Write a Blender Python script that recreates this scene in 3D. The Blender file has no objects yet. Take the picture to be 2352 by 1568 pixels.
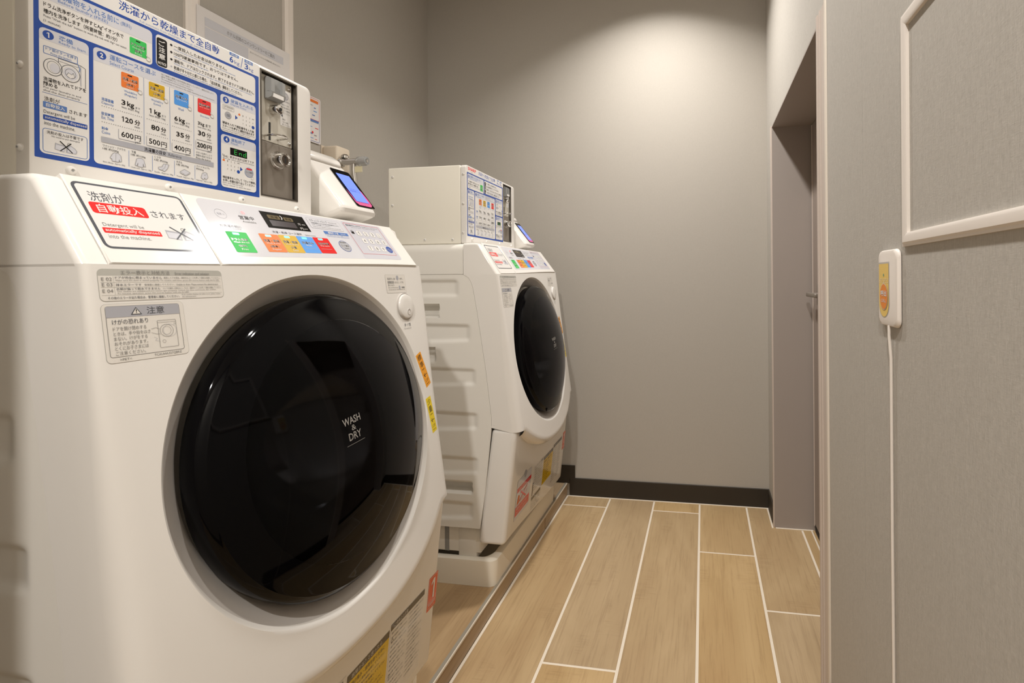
import bpy, bmesh, math, random
from mathutils import Vector, Matrix

# ------------------------------------------------------------------ camera, world, lights, exposure
SC = bpy.context.scene
COL = SC.collection
PI = math.pi
random.seed(7)

cam_data = bpy.data.cameras.new('camera')
cam = bpy.data.objects.new('camera', cam_data)
COL.objects.link(cam)
SC.camera = cam
YAW, ROLL = math.radians(9.2512), 0.0075
_c, _s, _cr, _sr = math.cos(YAW), math.sin(YAW), math.cos(ROLL), math.sin(ROLL)
_F = Vector((-_s, _c, 0)); _R = Vector((_c, _s, 0)); _U = Vector((0, 0, 1))
_right = _R * _cr - _U * _sr
_up = _U * _cr + _R * _sr
cam.matrix_world = Matrix(((_right.x, _up.x, -_F.x, 0), (_right.y, _up.y, -_F.y, 0),
                           (_right.z, _up.z, -_F.z, 1.0), (0, 0, 0, 1)))
cam_data.sensor_fit = 'HORIZONTAL'
cam_data.sensor_width = 36
cam_data.lens = 36 * 1145 / 2352
cam_data.shift_x = -(1429 - 1176) / 2352
cam_data.shift_y = -(784 - 642) / 2352
cam_data.clip_start = 0.01

SC.view_settings.view_transform = 'Standard'
SC.view_settings.look = 'None'
SC.view_settings.gamma = 1.0
SC.view_settings.use_curve_mapping = False
SC.view_settings.exposure = 0.14

world = bpy.data.worlds.new('world')
SC.world = world
world.use_nodes = True
world.node_tree.nodes['Background'].inputs['Color'].default_value = (0.05, 0.047, 0.043, 1)
world.node_tree.nodes['Background'].inputs['Strength'].default_value = 1.0

def lamp(name, x, y, z, power, size=0.075, color=(1.0, 0.965, 0.92), spread=150):
    d = bpy.data.lights.new(name, 'AREA')
    d.shape = 'DISK'; d.size = size; d.energy = power; d.color = color
    d.spread = math.radians(spread)
    o = bpy.data.objects.new(name, d); COL.objects.link(o)
    o.location = (x, y, z)
    return o

CEIL = 2.45
lamp('downlight_back', -0.19, 1.82, CEIL - 0.012, 10.5, size=0.1, spread=122)
lamp('downlight_middle', -0.17, 0.62, CEIL - 0.012, 9.5, spread=178)
lamp('downlight_entrance', -0.17, -0.70, CEIL - 0.012, 31, spread=178)

# ------------------------------------------------------------------ materials
def lin(c):
    c = c / 255.0
    return c / 12.92 if c <= 0.04045 else ((c + 0.055) / 1.055) ** 2.4
def rgb(r, g, b): return (lin(r), lin(g), lin(b), 1)
MATS = {}
def mat(name, col, rough=0.5, metal=0.0, coat=0.0, spec=0.5, emit=None, estr=1.0, bump=None, alpha=1.0, trans=0.0, ior=1.45):
    if name in MATS: return MATS[name]
    m = bpy.data.materials.new(name); m.use_nodes = True
    nt = m.node_tree; b = nt.nodes['Principled BSDF']
    b.inputs['Base Color'].default_value = col
    b.inputs['Roughness'].default_value = rough
    b.inputs['Metallic'].default_value = metal
    b.inputs['Specular IOR Level'].default_value = spec
    b.inputs['Coat Weight'].default_value = coat
    b.inputs['Coat Roughness'].default_value = 0.03
    b.inputs['Transmission Weight'].default_value = trans
    b.inputs['IOR'].default_value = ior
    if emit:
        b.inputs['Emission Color'].default_value = emit
        b.inputs['Emission Strength'].default_value = estr
    if bump:
        scale, strength = bump
        tc = nt.nodes.new('ShaderNodeTexCoord'); n = nt.nodes.new('ShaderNodeTexNoise'); bp = nt.nodes.new('ShaderNodeBump')
        n.inputs['Scale'].default_value = scale; n.inputs['Detail'].default_value = 3
        bp.inputs['Strength'].default_value = strength; bp.inputs['Distance'].default_value = 0.001
        nt.links.new(tc.outputs['Object'], n.inputs['Vector'])
        nt.links.new(n.outputs['Fac'], bp.inputs['Height']); nt.links.new(bp.outputs['Normal'], b.inputs['Normal'])
    MATS[name] = m
    return m

def wallpaper(name, c1, c2, bump=0.35):
    m = bpy.data.materials.new(name); m.use_nodes = True
    nt = m.node_tree; N = nt.nodes; L = nt.links; b = N['Principled BSDF']
    b.inputs['Roughness'].default_value = 0.75; b.inputs['Specular IOR Level'].default_value = 0.25
    tc = N.new('ShaderNodeTexCoord')
    def streak(sx, sy, sz, detail=4):
        mp = N.new('ShaderNodeMapping'); mp.inputs['Scale'].default_value = (sx, sy, sz)
        n = N.new('ShaderNodeTexNoise'); n.inputs['Scale'].default_value = 1; n.inputs['Detail'].default_value = detail
        n.inputs['Roughness'].default_value = 0.65
        L.new(tc.outputs['Object'], mp.inputs['Vector']); L.new(mp.outputs['Vector'], n.inputs['Vector'])
        return n.outputs['Fac']
    v = streak(560, 560, 95); h = streak(150, 150, 640); big = streak(240, 240, 26, 2)
    add = N.new('ShaderNodeMath'); add.operation = 'MULTIPLY_ADD'; add.inputs[1].default_value = 0.55
    L.new(h, add.inputs[0]); L.new(v, add.inputs[2])
    add2 = N.new('ShaderNodeMath'); add2.operation = 'MULTIPLY_ADD'; add2.inputs[1].default_value = 0.35
    L.new(big, add2.inputs[0]); L.new(add.outputs[0], add2.inputs[2])
    mr = N.new('ShaderNodeMapRange'); mr.inputs['From Min'].default_value = 0.7; mr.inputs['From Max'].default_value = 1.2
    L.new(add2.outputs[0], mr.inputs['Value'])
    mix = N.new('ShaderNodeMix'); mix.data_type = 'RGBA'
    mix.inputs['A'].default_value = c1; mix.inputs['B'].default_value = c2
    L.new(mr.outputs['Result'], mix.inputs['Factor']); L.new(mix.outputs['Result'], b.inputs['Base Color'])
    bp = N.new('ShaderNodeBump'); bp.inputs['Strength'].default_value = bump; bp.inputs['Distance'].default_value = 0.0012
    L.new(add2.outputs[0], bp.inputs['Height']); L.new(bp.outputs['Normal'], b.inputs['Normal'])
    return m

def wood_tile(name, base=((180, 152, 110), (171, 141, 100), (192, 164, 122))):
    m = bpy.data.materials.new(name); m.use_nodes = True
    nt = m.node_tree; N = nt.nodes; L = nt.links; b = N['Principled BSDF']
    b.inputs['Roughness'].default_value = 0.42; b.inputs['Specular IOR Level'].default_value = 0.4
    tc = N.new('ShaderNodeTexCoord'); geo = N.new('ShaderNodeNewGeometry')
    off = N.new('ShaderNodeVectorMath'); off.operation = 'MULTIPLY_ADD'
    comb = N.new('ShaderNodeCombineXYZ')
    for i in range(3): L.new(geo.outputs['Random Per Island'], comb.inputs[i])
    L.new(comb.outputs[0], off.inputs[0]); off.inputs[1].default_value = (7, 13, 5); L.new(tc.outputs['Object'], off.inputs[2])
    def noise(scale, detail, rough=0.6, dist=0.0):
        mp = N.new('ShaderNodeMapping'); mp.inputs['Scale'].default_value = scale
        n = N.new('ShaderNodeTexNoise'); n.inputs['Scale'].default_value = 1; n.inputs['Detail'].default_value = detail
        n.inputs['Roughness'].default_value = rough; n.inputs['Distortion'].default_value = dist
        L.new(off.outputs[0], mp.inputs['Vector']); L.new(mp.outputs[0], n.inputs['Vector'])
        return n.outputs['Fac']
    cloud = noise((5.5, 1.7, 5), 4, 0.55, 0.6)
    grain = noise((150, 5, 150), 6, 0.7, 0.35)
    saw = noise((14, 210, 14), 3, 0.6)
    sawmask = noise((9, 4.5, 9), 2, 0.5)
    ramp = N.new('ShaderNodeValToRGB'); e = ramp.color_ramp.elements
    e[0].position = 0.3; e[0].color = rgb(*base[1]); e[1].position = 0.72; e[1].color = rgb(*base[2])
    k = e.new(0.5); k.color = rgb(*base[0])
    L.new(cloud, ramp.inputs['Fac'])
    def mixcol(a, fac, col, mode='MULTIPLY', lo=0.4, hi=0.7, amt=1.0):
        mr = N.new('ShaderNodeMapRange'); mr.inputs['From Min'].default_value = lo; mr.inputs['From Max'].default_value = hi
        mr.inputs['To Max'].default_value = amt; L.new(fac, mr.inputs['Value'])
        mx = N.new('ShaderNodeMix'); mx.data_type = 'RGBA'; mx.blend_type = mode
        L.new(mr.outputs['Result'], mx.inputs['Factor']); L.new(a, mx.inputs['A']); mx.inputs['B'].default_value = col
        return mx.outputs['Result']
    c = mixcol(ramp.outputs['Color'], grain, (0.55, 0.48, 0.42, 1), 'MULTIPLY', 0.5, 0.75, 0.55)
    sm = N.new('ShaderNodeMath'); sm.operation = 'MULTIPLY'
    mrm = N.new('ShaderNodeMapRange'); mrm.inputs['From Min'].default_value = 0.5; mrm.inputs['From Max'].default_value = 0.62
    L.new(sawmask, mrm.inputs['Value']); L.new(mrm.outputs['Result'], sm.inputs[0]); L.new(saw, sm.inputs[1])
    c = mixcol(c, sm.outputs[0], (0.62, 0.55, 0.48, 1), 'MULTIPLY', 0.45, 0.75, 0.38)
    # a few planks are greyer, a few more yellow
    hsv = N.new('ShaderNodeHueSaturation'); 
    ms = N.new('ShaderNodeMapRange'); ms.inputs['To Min'].default_value = 0.88; ms.inputs['To Max'].default_value = 1.03
    L.new(geo.outputs['Random Per Island'], ms.inputs['Value']); L.new(ms.outputs['Result'], hsv.inputs['Saturation'])
    mv = N.new('ShaderNodeMapRange'); mv.inputs['To Min'].default_value = 0.95; mv.inputs['To Max'].default_value = 1.06
    L.new(geo.outputs['Random Per Island'], mv.inputs['Value']); L.new(mv.outputs['Result'], hsv.inputs['Value'])
    L.new(c, hsv.inputs['Color']); L.new(hsv.outputs['Color'], b.inputs['Base Color'])
    bp = N.new('ShaderNodeBump'); bp.inputs['Strength'].default_value = 0.25; bp.inputs['Distance'].default_value = 0.0006
    L.new(grain, bp.inputs['Height']); L.new(bp.outputs['Normal'], b.inputs['Normal'])
    return m

M_WALL = wallpaper('wallpaper_linen', rgb(178, 173, 165), rgb(196, 191, 183), 0.3)
M_WALL_FINE = wallpaper('wallpaper_fine', rgb(176, 170, 161), rgb(182, 176, 167), 0.10)
M_FLOOR = wood_tile('wood_look_tile')
M_STEP = wood_tile('wood_look_tile_step', ((176, 148, 112), (164, 136, 102), (188, 160, 124)))
M_GROUT = mat('grout', rgb(226, 214, 196), 0.8)
M_BASE = mat('baseboard_vinyl', rgb(50, 43, 34), 0.6)
M_JAMB = mat('jamb_laminate', rgb(166, 156, 149), 0.55, bump=(60, 0.05))
M_TRIM = mat('trim_pinkish', rgb(205, 192, 182), 0.45)
M_TRIML = mat('trim_cream', rgb(228, 218, 205), 0.4)
M_CEIL = mat('ceiling_white', rgb(225, 220, 212), 0.8)
M_DOORP = mat('door_laminate', rgb(150, 137, 128), 0.5)
M_WHITE = mat('white_plastic', rgb(232, 228, 222), 0.14, coat=0.0)
M_SIDE = mat('white_side_plastic', rgb(231, 227, 219), 0.42)
M_RING = mat('ring_plastic', rgb(196, 190, 184), 0.4)

def tinted(name):
    m = bpy.data.materials.new(name); m.use_nodes = True; nt = m.node_tree; N = nt.nodes; N.clear()
    o = N.new('ShaderNodeOutputMaterial'); mx = N.new('ShaderNodeMixShader'); fr = N.new('ShaderNodeFresnel'); fr.inputs['IOR'].default_value = 1.24
    t = N.new('ShaderNodeBsdfTransparent'); t.inputs['Color'].default_value = (0.36, 0.365, 0.39, 1)
    g = N.new('ShaderNodeBsdfGlossy'); g.inputs['Roughness'].default_value = 0.035; g.inputs['Color'].default_value = (0.9, 0.92, 1, 1)
    nt.links.new(fr.outputs[0], mx.inputs[0]); nt.links.new(t.outputs[0], mx.inputs[1]); nt.links.new(g.outputs[0], mx.inputs[2]); nt.links.new(mx.outputs[0], o.inputs[0])
    return m
M_TINT = tinted('tinted_door_glass')
M_BOWL = mat('glass_bowl', (0.0006, 0.0006, 0.0008, 1), 0.11, spec=1.0)
M_CASE = mat('painted_steel_white', rgb(238, 233, 220), 0.4)
M_CASEF = mat('painted_steel_front', rgb(228, 224, 218), 0.3)
M_PAN = mat('pan_plastic', rgb(238, 230, 214), 0.5)
M_BLACK = mat('black_gloss', (0.0015, 0.0015, 0.002, 1), 0.05, spec=0.15)
M_BLACKM = mat('black_plastic', (0.01, 0.01, 0.01, 1), 0.35)
M_DARK = mat('dark_gap', (0.02, 0.019, 0.018, 1), 0.8)
M_GREYP = mat('grey_plastic', rgb(150, 150, 148), 0.45)
M_STEEL = mat('brushed_steel', rgb(150, 142, 132), 0.42, metal=0.55, bump=(400, 0.05))
M_PLATE = mat('coin_plate_steel', rgb(205, 200, 188), 0.45, metal=0.35)
M_CHROME = mat('chrome', rgb(215, 213, 210), 0.1, metal=1.0)
M_RIM = mat('steel_rim', rgb(120, 115, 108), 0.35, metal=0.9)
M_CREAM = mat('cream_plastic', rgb(222, 208, 188), 0.5)
M_CLEAR = mat('smoky_clear_plastic', (0.75, 0.76, 0.76, 1), 0.12, trans=0.7)
M_STRIP = mat('step_edge_metal', rgb(168, 160, 146), 0.35, metal=0.25)
M_CARD = mat('paper', rgb(226, 222, 220), 0.7)
M_FRAME = mat('frame_white', rgb(238, 230, 222), 0.35)

# printed inks
def ink(name, r, g, b, rough=0.08): return mat('ink_' + name, rgb(r, g, b), rough)
I_WHITE = ink('white', 226, 223, 219, 0.08); I_BLUE = ink('blue', 44, 78, 158, 0.16); I_LBLUE = ink('light_blue', 90, 125, 185)
I_PALE = ink('pale_grey', 208, 208, 214); I_GREY = ink('grey', 172, 172, 178); I_BLACK = ink('black', 28, 26, 26)
I_DGREY = ink('dark_grey', 88, 90, 96); I_MGREY = ink('mid_grey', 138, 136, 133)
I_GREEN = ink('green', 66, 190, 92, 0.22); I_ORANGE = ink('orange', 226, 122, 58, 0.2); I_YELLOW = ink('yellow', 205, 165, 44, 0.2)
I_SKY = ink('sky', 84, 150, 222, 0.2); I_RED = ink('red', 222, 52, 52); I_LABEL = ink('label_film', 226, 221, 213, 0.08)
I_HEAD = ink('header_grey', 186, 184, 176); I_TAGO = ink('tag_orange', 238, 160, 40); I_TAGY = ink('tag_yellow', 236, 208, 38)
I_LEDRED = mat('led_red', rgb(240, 80, 80), 0.3, emit=rgb(255, 60, 60), estr=1.2)
I_LEDCY = mat('led_cyan', rgb(90, 240, 230), 0.3, emit=rgb(60, 255, 235), estr=1.6)
I_LEDG = ink('segment_green', 60, 205, 90)
I_VIOLET = ink('overlay_violet', 200, 199, 206, 0.08)
I_OVER = ink('overlay_white', 210, 209, 213, 0.08)
I_NUM = ink('number_orange', 222, 84, 26); I_YLAB = ink('label_yellow', 226, 188, 24); I_BROWN = ink('label_brown', 92, 82, 66)
I_DISP = mat('display_glass', (0.008, 0.008, 0.008, 1), 0.08)
I_DISPW = mat('display_window', rgb(58, 50, 52), 0.15); I_DISPT = ink('display_text', 110, 98, 74)
for _m in (I_GREEN, I_ORANGE, I_YELLOW, I_SKY):
    _m.node_tree.nodes['Principled BSDF'].inputs['Roughness'].default_value = 0.45
    _m.node_tree.nodes['Principled BSDF'].inputs['Specular IOR Level'].default_value = 0.2
I_SILVER = ink('key_silver', 176, 176, 180, 0.15)

# ------------------------------------------------------------------ mesh helpers
class MB:
    """collects geometry and links it as one mesh object"""
    def __init__(s):
        s.bm = bmesh.new(); s.mats = []
    def mi(s, m):
        if m not in s.mats: s.mats.append(m)
        return s.mats.index(m)
    def merge(s, b2, m):
        i = s.mi(m)
        for f in b2.faces: f.material_index = i
        me = bpy.data.meshes.new('tmp'); b2.to_mesh(me); b2.free()
        n0 = len(s.bm.faces)
        s.bm.from_mesh(me); bpy.data.meshes.remove(me)
        s.bm.faces.ensure_lookup_table()
        for f in s.bm.faces[n0:]: f.material_index = i
        return s
    def box(s, x0, x1, y0, y1, z0, z1, m, bev=0.0, seg=2):
        b = bmesh.new()
        bmesh.ops.create_cube(b, size=1)
        for v in b.verts:
            v.co = Vector(((x0 + x1) / 2 + v.co.x * (x1 - x0), (y0 + y1) / 2 + v.co.y * (y1 - y0), (z0 + z1) / 2 + v.co.z * (z1 - z0)))
        if bev: bmesh.ops.bevel(b, geom=b.edges[:], offset=bev, segments=seg, profile=0.5, affect='EDGES')
        return s.merge(b, m)
    def prism(s, pts, a0, a1, m, axis='Y', bev=0.0, seg=2, skip=None):
        """pts: polygon in the two other axes (XZ for Y, XY for Z, YZ for X)"""
        b = bmesh.new()
        def P(p, a):
            return {'Y': Vector((p[0], a, p[1])), 'Z': Vector((p[0], p[1], a)), 'X': Vector((a, p[0], p[1]))}[axis]
        lo = [b.verts.new(P(p, a0)) for p in pts]; hi = [b.verts.new(P(p, a1)) for p in pts]
        n = len(pts)
        b.faces.new(lo); b.faces.new(hi[::-1])
        for i in range(n): b.faces.new((lo[i], hi[i], hi[(i + 1) % n], lo[(i + 1) % n]))
        bmesh.ops.recalc_face_normals(b, faces=b.faces[:])
        if bev:
            ed = [e for e in b.edges if not (skip and skip(e))]
            bmesh.ops.bevel(b, geom=ed, offset=bev, segments=seg, profile=0.5, affect='EDGES')
        return s.merge(b, m)
    def lathe(s, prof, m, mtx, n=48):
        b = bmesh.new(); rings = []
        for r, h in prof:
            if r < 1e-6: rings.append([b.verts.new(mtx @ Vector((0, 0, h)))])
            else: rings.append([b.verts.new(mtx @ Vector((r * math.cos(2 * PI * k / n), r * math.sin(2 * PI * k / n), h))) for k in range(n)])
        for A, B in zip(rings, rings[1:]):
            for k in range(n):
                a = A[k % len(A)]; a2 = A[(k + 1) % len(A)]; c = B[k % len(B)]; c2 = B[(k + 1) % len(B)]
                fs = []
                for v in (a, a2, c2, c):
                    if v not in fs: fs.append(v)
                if len(fs) > 2: b.faces.new(fs)
        bmesh.ops.recalc_face_normals(b, faces=b.faces[:])
        return s.merge(b, m)
    def tube(s, pts, r, m, n=10, cap=True):
        b = bmesh.new(); pts = [Vector(p) for p in pts]; rings = []
        up = Vector((0, 0, 1))
        for i, p in enumerate(pts):
            t = (pts[min(i + 1, len(pts) - 1)] - pts[max(i - 1, 0)]).normalized()
            u = t.cross(up)
            if u.length < 0.05: u = t.cross(Vector((1, 0, 0)))
            u.normalize(); w = t.cross(u).normalized()
            rr = r[i] if isinstance(r, (list, tuple)) else r
            rings.append([b.verts.new(p + (u * math.cos(2 * PI * k / n) + w * math.sin(2 * PI * k / n)) * rr) for k in range(n)])
        for A, B in zip(rings, rings[1:]):
            for k in range(n): b.faces.new((A[k], A[(k + 1) % n], B[(k + 1) % n], B[k]))
        if cap: b.faces.new(rings[0][::-1]); b.faces.new(rings[-1])
        bmesh.ops.recalc_face_normals(b, faces=b.faces[:])
        return s.merge(b, m)
    def grid(s, rows, m, flip=False, closed=False):
        """rows: list of equally long lists of points"""
        b = bmesh.new(); V = [[b.verts.new(Vector(p)) for p in r] for r in rows]
        n = len(V[0])
        for A, B in zip(V, V[1:]):
            for k in range(n if closed else n - 1):
                q = (A[k], A[(k + 1) % n], B[(k + 1) % n], B[k])
                b.faces.new(q[::-1] if flip else q)
        return s.merge(b, m)
    def build(s, name, parent=None, org=None, smooth=35, weld=0.0):
        if weld: bmesh.ops.remove_doubles(s.bm, verts=s.bm.verts[:], dist=weld)
        if org is None: org = parent_origin(parent)
        for v in s.bm.verts: v.co -= org
        me = bpy.data.meshes.new(name); s.bm.to_mesh(me); s.bm.free()
        for m in s.mats: me.materials.append(m)
        if smooth:
            for p in me.polygons: p.use_smooth = True
            me.set_sharp_from_angle(angle=math.radians(smooth))
        o = bpy.data.objects.new(name, me); COL.objects.link(o)
        if parent is not None: o.parent = parent
        else: o.location = org
        return o

def parent_origin(p):
    v = Vector((0, 0, 0))
    while p is not None:
        v += p.location; p = p.parent
    return v

def thing(name, loc, label, cat, group=None):
    o = bpy.data.objects.new(name, None); o.empty_display_size = 0.05
    COL.objects.link(o); o.location = loc
    o['label'] = label; o['category'] = cat
    if group: o['group'] = group
    return o
def tag(o, label, cat, group=None):
    o['label'] = label; o['category'] = cat
    if group: o['group'] = group
    return o
def struct(o):
    o['kind'] = 'structure'; return o
def children(o): return [c for c in bpy.data.objects if c.parent == o]
def copy_tree(o, parent=None):
    c = o.copy(); COL.objects.link(c)
    if parent is not None: c.parent = parent
    for ch in children(o): copy_tree(ch, c)
    return c

# ------------------------------------------------------------------ printed labels: flat artwork laid on a surface
_TXT = {}
def glyphs(txt, bold):
    k = (txt, bold)
    if k not in _TXT:
        c = bpy.data.curves.new('t', 'FONT'); c.body = txt; c.size = 1; c.resolution_u = 2; c.offset = bold
        o = bpy.data.objects.new('t', c)
        me = bpy.data.meshes.new_from_object(o)
        vs = [(v.co.x, v.co.y) for v in me.vertices]; fs = [tuple(p.vertices) for p in me.polygons]
        bpy.data.objects.remove(o); bpy.data.curves.remove(c); bpy.data.meshes.remove(me)
        _TXT[k] = (vs, fs)
    return _TXT[k]

class Label:
    """2-D artwork in millimetres; surf(u, v, h) maps it onto the real surface"""
    def __init__(s, surf, step=0.00012, layer0=1):
        s.surf = surf; s.v = []; s.f = []; s.m = []; s.mats = []; s.step = step; s.l0 = layer0
        s.rot = None; s.n = 0
    def mi(s, m):
        if m not in s.mats: s.mats.append(m)
        return s.mats.index(m)
    def add(s, vs, fs, m, lay):
        b = len(s.v); i = s.mi(m); s.n += 1; lay += s.n * 0.012
        if s.rot:
            cx, cy, a = s.rot; ca, sa = math.cos(a), math.sin(a)
            vs = [(cx + x * ca - y * sa, cy + x * sa + y * ca) for x, y in vs]
        s.v += [(x, y, lay) for x, y in vs]
        for f in fs: s.f.append(tuple(b + k for k in f)); s.m.append(i)
    def poly(s, pts, m, lay=1): s.add(pts, [tuple(range(len(pts)))], m, lay)
    def rpts(s, x0, y0, x1, y1, r):
        if r <= 0: return [(x0, y0), (x1, y0), (x1, y1), (x0, y1)]
        o = []
        for cx, cy, a in ((x1 - r, y0 + r, -PI / 2), (x1 - r, y1 - r, 0), (x0 + r, y1 - r, PI / 2), (x0 + r, y0 + r, PI)):
            for k in range(5): o.append((cx + r * math.cos(a + k * PI / 8), cy + r * math.sin(a + k * PI / 8)))
        return o
    def rect(s, x0, y0, x1, y1, m, lay=1, r=0): s.poly(s.rpts(x0, y0, x1, y1, r), m, lay)
    def frame(s, x0, y0, x1, y1, w, m, lay=1, r=0):
        a = s.rpts(x0, y0, x1, y1, r); b = s.rpts(x0 + w, y0 + w, x1 - w, y1 - w, max(r - w, 0.01) if r > 0 else 0)
        n = len(a)
        s.add(a + b, [(k, (k + 1) % n, n + (k + 1) % n, n + k) for k in range(n)], m, lay)
    def circ(s, cx, cy, r, m, lay=1, n=24, ry=None):
        ry = ry or r
        s.poly([(cx + r * math.cos(2 * PI * k / n), cy + ry * math.sin(2 * PI * k / n)) for k in range(n)], m, lay)
    def ring(s, cx, cy, r, w, m, lay=1, n=24, ry=None):
        ry = ry or r
        a = [(cx + r * math.cos(2 * PI * k / n), cy + ry * math.sin(2 * PI * k / n)) for k in range(n)]
        b = [(cx + (r - w) * math.cos(2 * PI * k / n), cy + (ry - w) * math.sin(2 * PI * k / n)) for k in range(n)]
        s.add(a + b, [(k, (k + 1) % n, n + (k + 1) % n, n + k) for k in range(n)], m, lay)
    def line(s, pts, w, m, lay=2):
        for (x0, y0), (x1, y1) in zip(pts, pts[1:]):
            d = math.hypot(x1 - x0, y1 - y0)
            if d < 1e-6: continue
            nx, ny = -(y1 - y0) / d * w / 2, (x1 - x0) / d * w / 2
            s.poly([(x0 + nx, y0 + ny), (x0 - nx, y0 - ny), (x1 - nx, y1 - ny), (x1 + nx, y1 + ny)], m, lay)
    def dots(s, x0, x1, y, n, r, m, lay=2):
        for k in range(n): s.circ(x0 + (x1 - x0) * k / (n - 1), y, r, m, lay, 6)
    def text(s, txt, x0, y0, x1, y1, m, lay=3, bold=0.0):
        """fits the drawn characters into the box"""
        vs, fs = glyphs(txt, bold)
        if not vs: return
        ax = min(v[0] for v in vs); bx = max(v[0] for v in vs); ay = min(v[1] for v in vs); by = max(v[1] for v in vs)
        s.add([(x0 + (x - ax) / (bx - ax) * (x1 - x0), y0 + (y - ay) / (by - ay) * (y1 - y0)) for x, y in vs], fs, m, lay)
    def one(s, x0, y0, x1, y1, m, lay=3):
        w = x1 - x0; h = y1 - y0
        s.poly([(x1 - w * .42, y0), (x1, y0), (x1, y1), (x1 - w * .42, y1)], m, lay)
        s.poly([(x0, y0 + h * .70), (x1 - w * .42, y1 - h * .16), (x1 - w * .42, y1), (x0 + w * .02, y0 + h * .84)], m, lay)
    def rows(s, lines, x0, y1, x1, dy, h, m, lay=3, bold=0.0):
        mx = max(len(t) for t in lines)
        for k, t in enumerate(lines):
            s.text(t, x0, y1 - k * dy - h, x0 + (x1 - x0) * len(t) / mx, y1 - k * dy, m, lay, bold)
    def build(s, name, parent, cut=None):
        org = parent_origin(parent) if parent is not None else Vector(s.surf(*s.v[0][:2], 0))
        bm = bmesh.new(); V = [bm.verts.new((x, y, l)) for x, y, l in s.v]
        for f, i in zip(s.f, s.m):
            try:
                q = bm.faces.new([V[k] for k in f]); q.material_index = i
            except ValueError: pass
        for q in bm.faces:
            q.normal_update()
            if q.normal.z < 0: q.normal_flip()
        if cut:
            bmesh.ops.triangulate(bm, faces=[q for q in bm.faces if len(q.verts) > 4])
            for axis in (0, 1):
                lo = min(v.co[axis] for v in bm.verts); hi = max(v.co[axis] for v in bm.verts)
                x = lo + cut
                while x < hi:
                    co = Vector((x, 0, 0)) if axis == 0 else Vector((0, x, 0)); no = Vector((1, 0, 0)) if axis == 0 else Vector((0, 1, 0))
                    bmesh.ops.bisect_plane(bm, geom=bm.verts[:] + bm.edges[:] + bm.faces[:], plane_co=co, plane_no=no)
                    x += cut
        for v in bm.verts:
            v.co = Vector(s.surf(v.co.x, v.co.y, (s.l0 + v.co.z) * s.step)) - org
        me = bpy.data.meshes.new(name); bm.to_mesh(me); bm.free()
        for m in s.mats: me.materials.append(m)
        o = bpy.data.objects.new(name, me); COL.objects.link(o)
        if parent is not None: o.parent = parent
        else: o.location = org
        return o
# ------------------------------------------------------------------ the room
XL, XR, YB, YN, YE = -1.32, 0.277, 2.25, 0.10, -1.7
PLX, PLZ = -0.632, 0.057                       # front and height of the raised platform
DY0, DY1, DZ, DX = 1.25, 2.077, 1.612, 0.425   # door recess

def planks(mb, cols, y0, y1, z, m, gap=0.008, length=1.2):
    """cols: (x0, x1, offset of a cross joint)"""
    for x0, x1, off in cols:
        k = math.floor((y0 - off) / length)
        while off + k * length < y1:
            a = max(y0, off + k * length + gap / 2); c = min(y1, off + (k + 1) * length - gap / 2)
            if c - a > 0.01: mb.box(x0 + gap / 2, x1 - gap / 2, a, c, z - 0.004, z, m, 0.0008, 1)
            k += 1

fl = MB()
fl.box(-1.5, 1.3, YE - 0.1, YB + 0.05, -0.06, -0.0015, M_GROUT)
cols = [(PLX + 0.003, -0.427, 0.952), (-0.427, -0.2255, 1.254), (-0.2255, -0.0238, 0.952), (-0.0238, 0.1782, 1.851),
        (0.1782, 0.380, 1.552), (0.380, 0.582, 0.9), (0.582, 0.784, 0.1)]
planks(fl, cols, YE, YB - 0.004, 0.0, M_FLOOR)
planks(fl, [(-1.29, -1.08, 0.3), (-1.08, -0.86, 0.9), (-0.86, PLX, 0.5)], YE, 0.0, 0.0, M_FLOOR)
struct(fl.build('floor'))

pf = MB()
pf.box(XL, PLX - 0.004, YN, YB, -0.001, PLZ - 0.002, M_GROUT)
planks(pf, [(-1.32, -1.072, 0.2), (-1.072, -0.86, 0.9), (-0.86, PLX - 0.006, 0.655)], YN, YB, PLZ, M_STEP, 0.005)
planks_front = []
for a, c in ((YN, 0.655), (0.66, 1.915), (1.92, YB)):
    pf.box(PLX - 0.006, PLX, a + 0.002, c - 0.002, 0.004, PLZ - 0.004, M_STEP, 0.0006, 1)
struct(pf.build('platform'))
t = MB()
t.box(PLX - 0.011, PLX - 0.001, YN, YB - 0.002, PLZ - 0.004, PLZ + 0.0012, M_STRIP, 0.0005, 1)
t.box(PLX - 0.004, PLX + 0.0015, YN, YB - 0.002, PLZ - 0.006, PLZ + 0.0009, M_GROUT, 0.0012, 2)
struct(t.build('trim_1'))

w = MB(); w.box(XL - 0.1, 1.3, YB, YB + 0.1, 0, CEIL, M_WALL_FINE); struct(w.build('wall_back'))
w = MB(); w.box(XL - 0.1, XL, YE, YB, 0, CEIL, M_WALL_FINE); struct(w.build('wall_left'))
w = MB(); w.box(XL, -0.553, YN - 0.1, YN, 0, CEIL, M_WALL_FINE); struct(w.build('wall_near'))
w = MB(); w.box(XL - 0.1, 1.3, YE - 0.1, YE, 0, CEIL, M_WALL_FINE); struct(w.build('wall_entrance'))
w = MB()
w.box(XR, 0.5, YE, 0.930, 0, CEIL, M_WALL)
w.box(XR + 0.0015, 0.5, 0.930, 0.9312, 0, CEIL, M_DARK)
w.box(XR, 0.5, 0.9312, DY0, 0, CEIL, M_WALL)
w.box(XR, 0.5, DY0, DY1, DZ, CEIL, M_WALL)
w.box(XR, 0.5, DY1, YB, 0, CEIL, M_WALL)
struct(w.build('wall_right'))
c = MB(); c.box(XL - 0.1, 1.3, YE - 0.1, YB + 0.1, CEIL, CEIL + 0.1, M_CEIL); struct(c.build('ceiling'))

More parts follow.
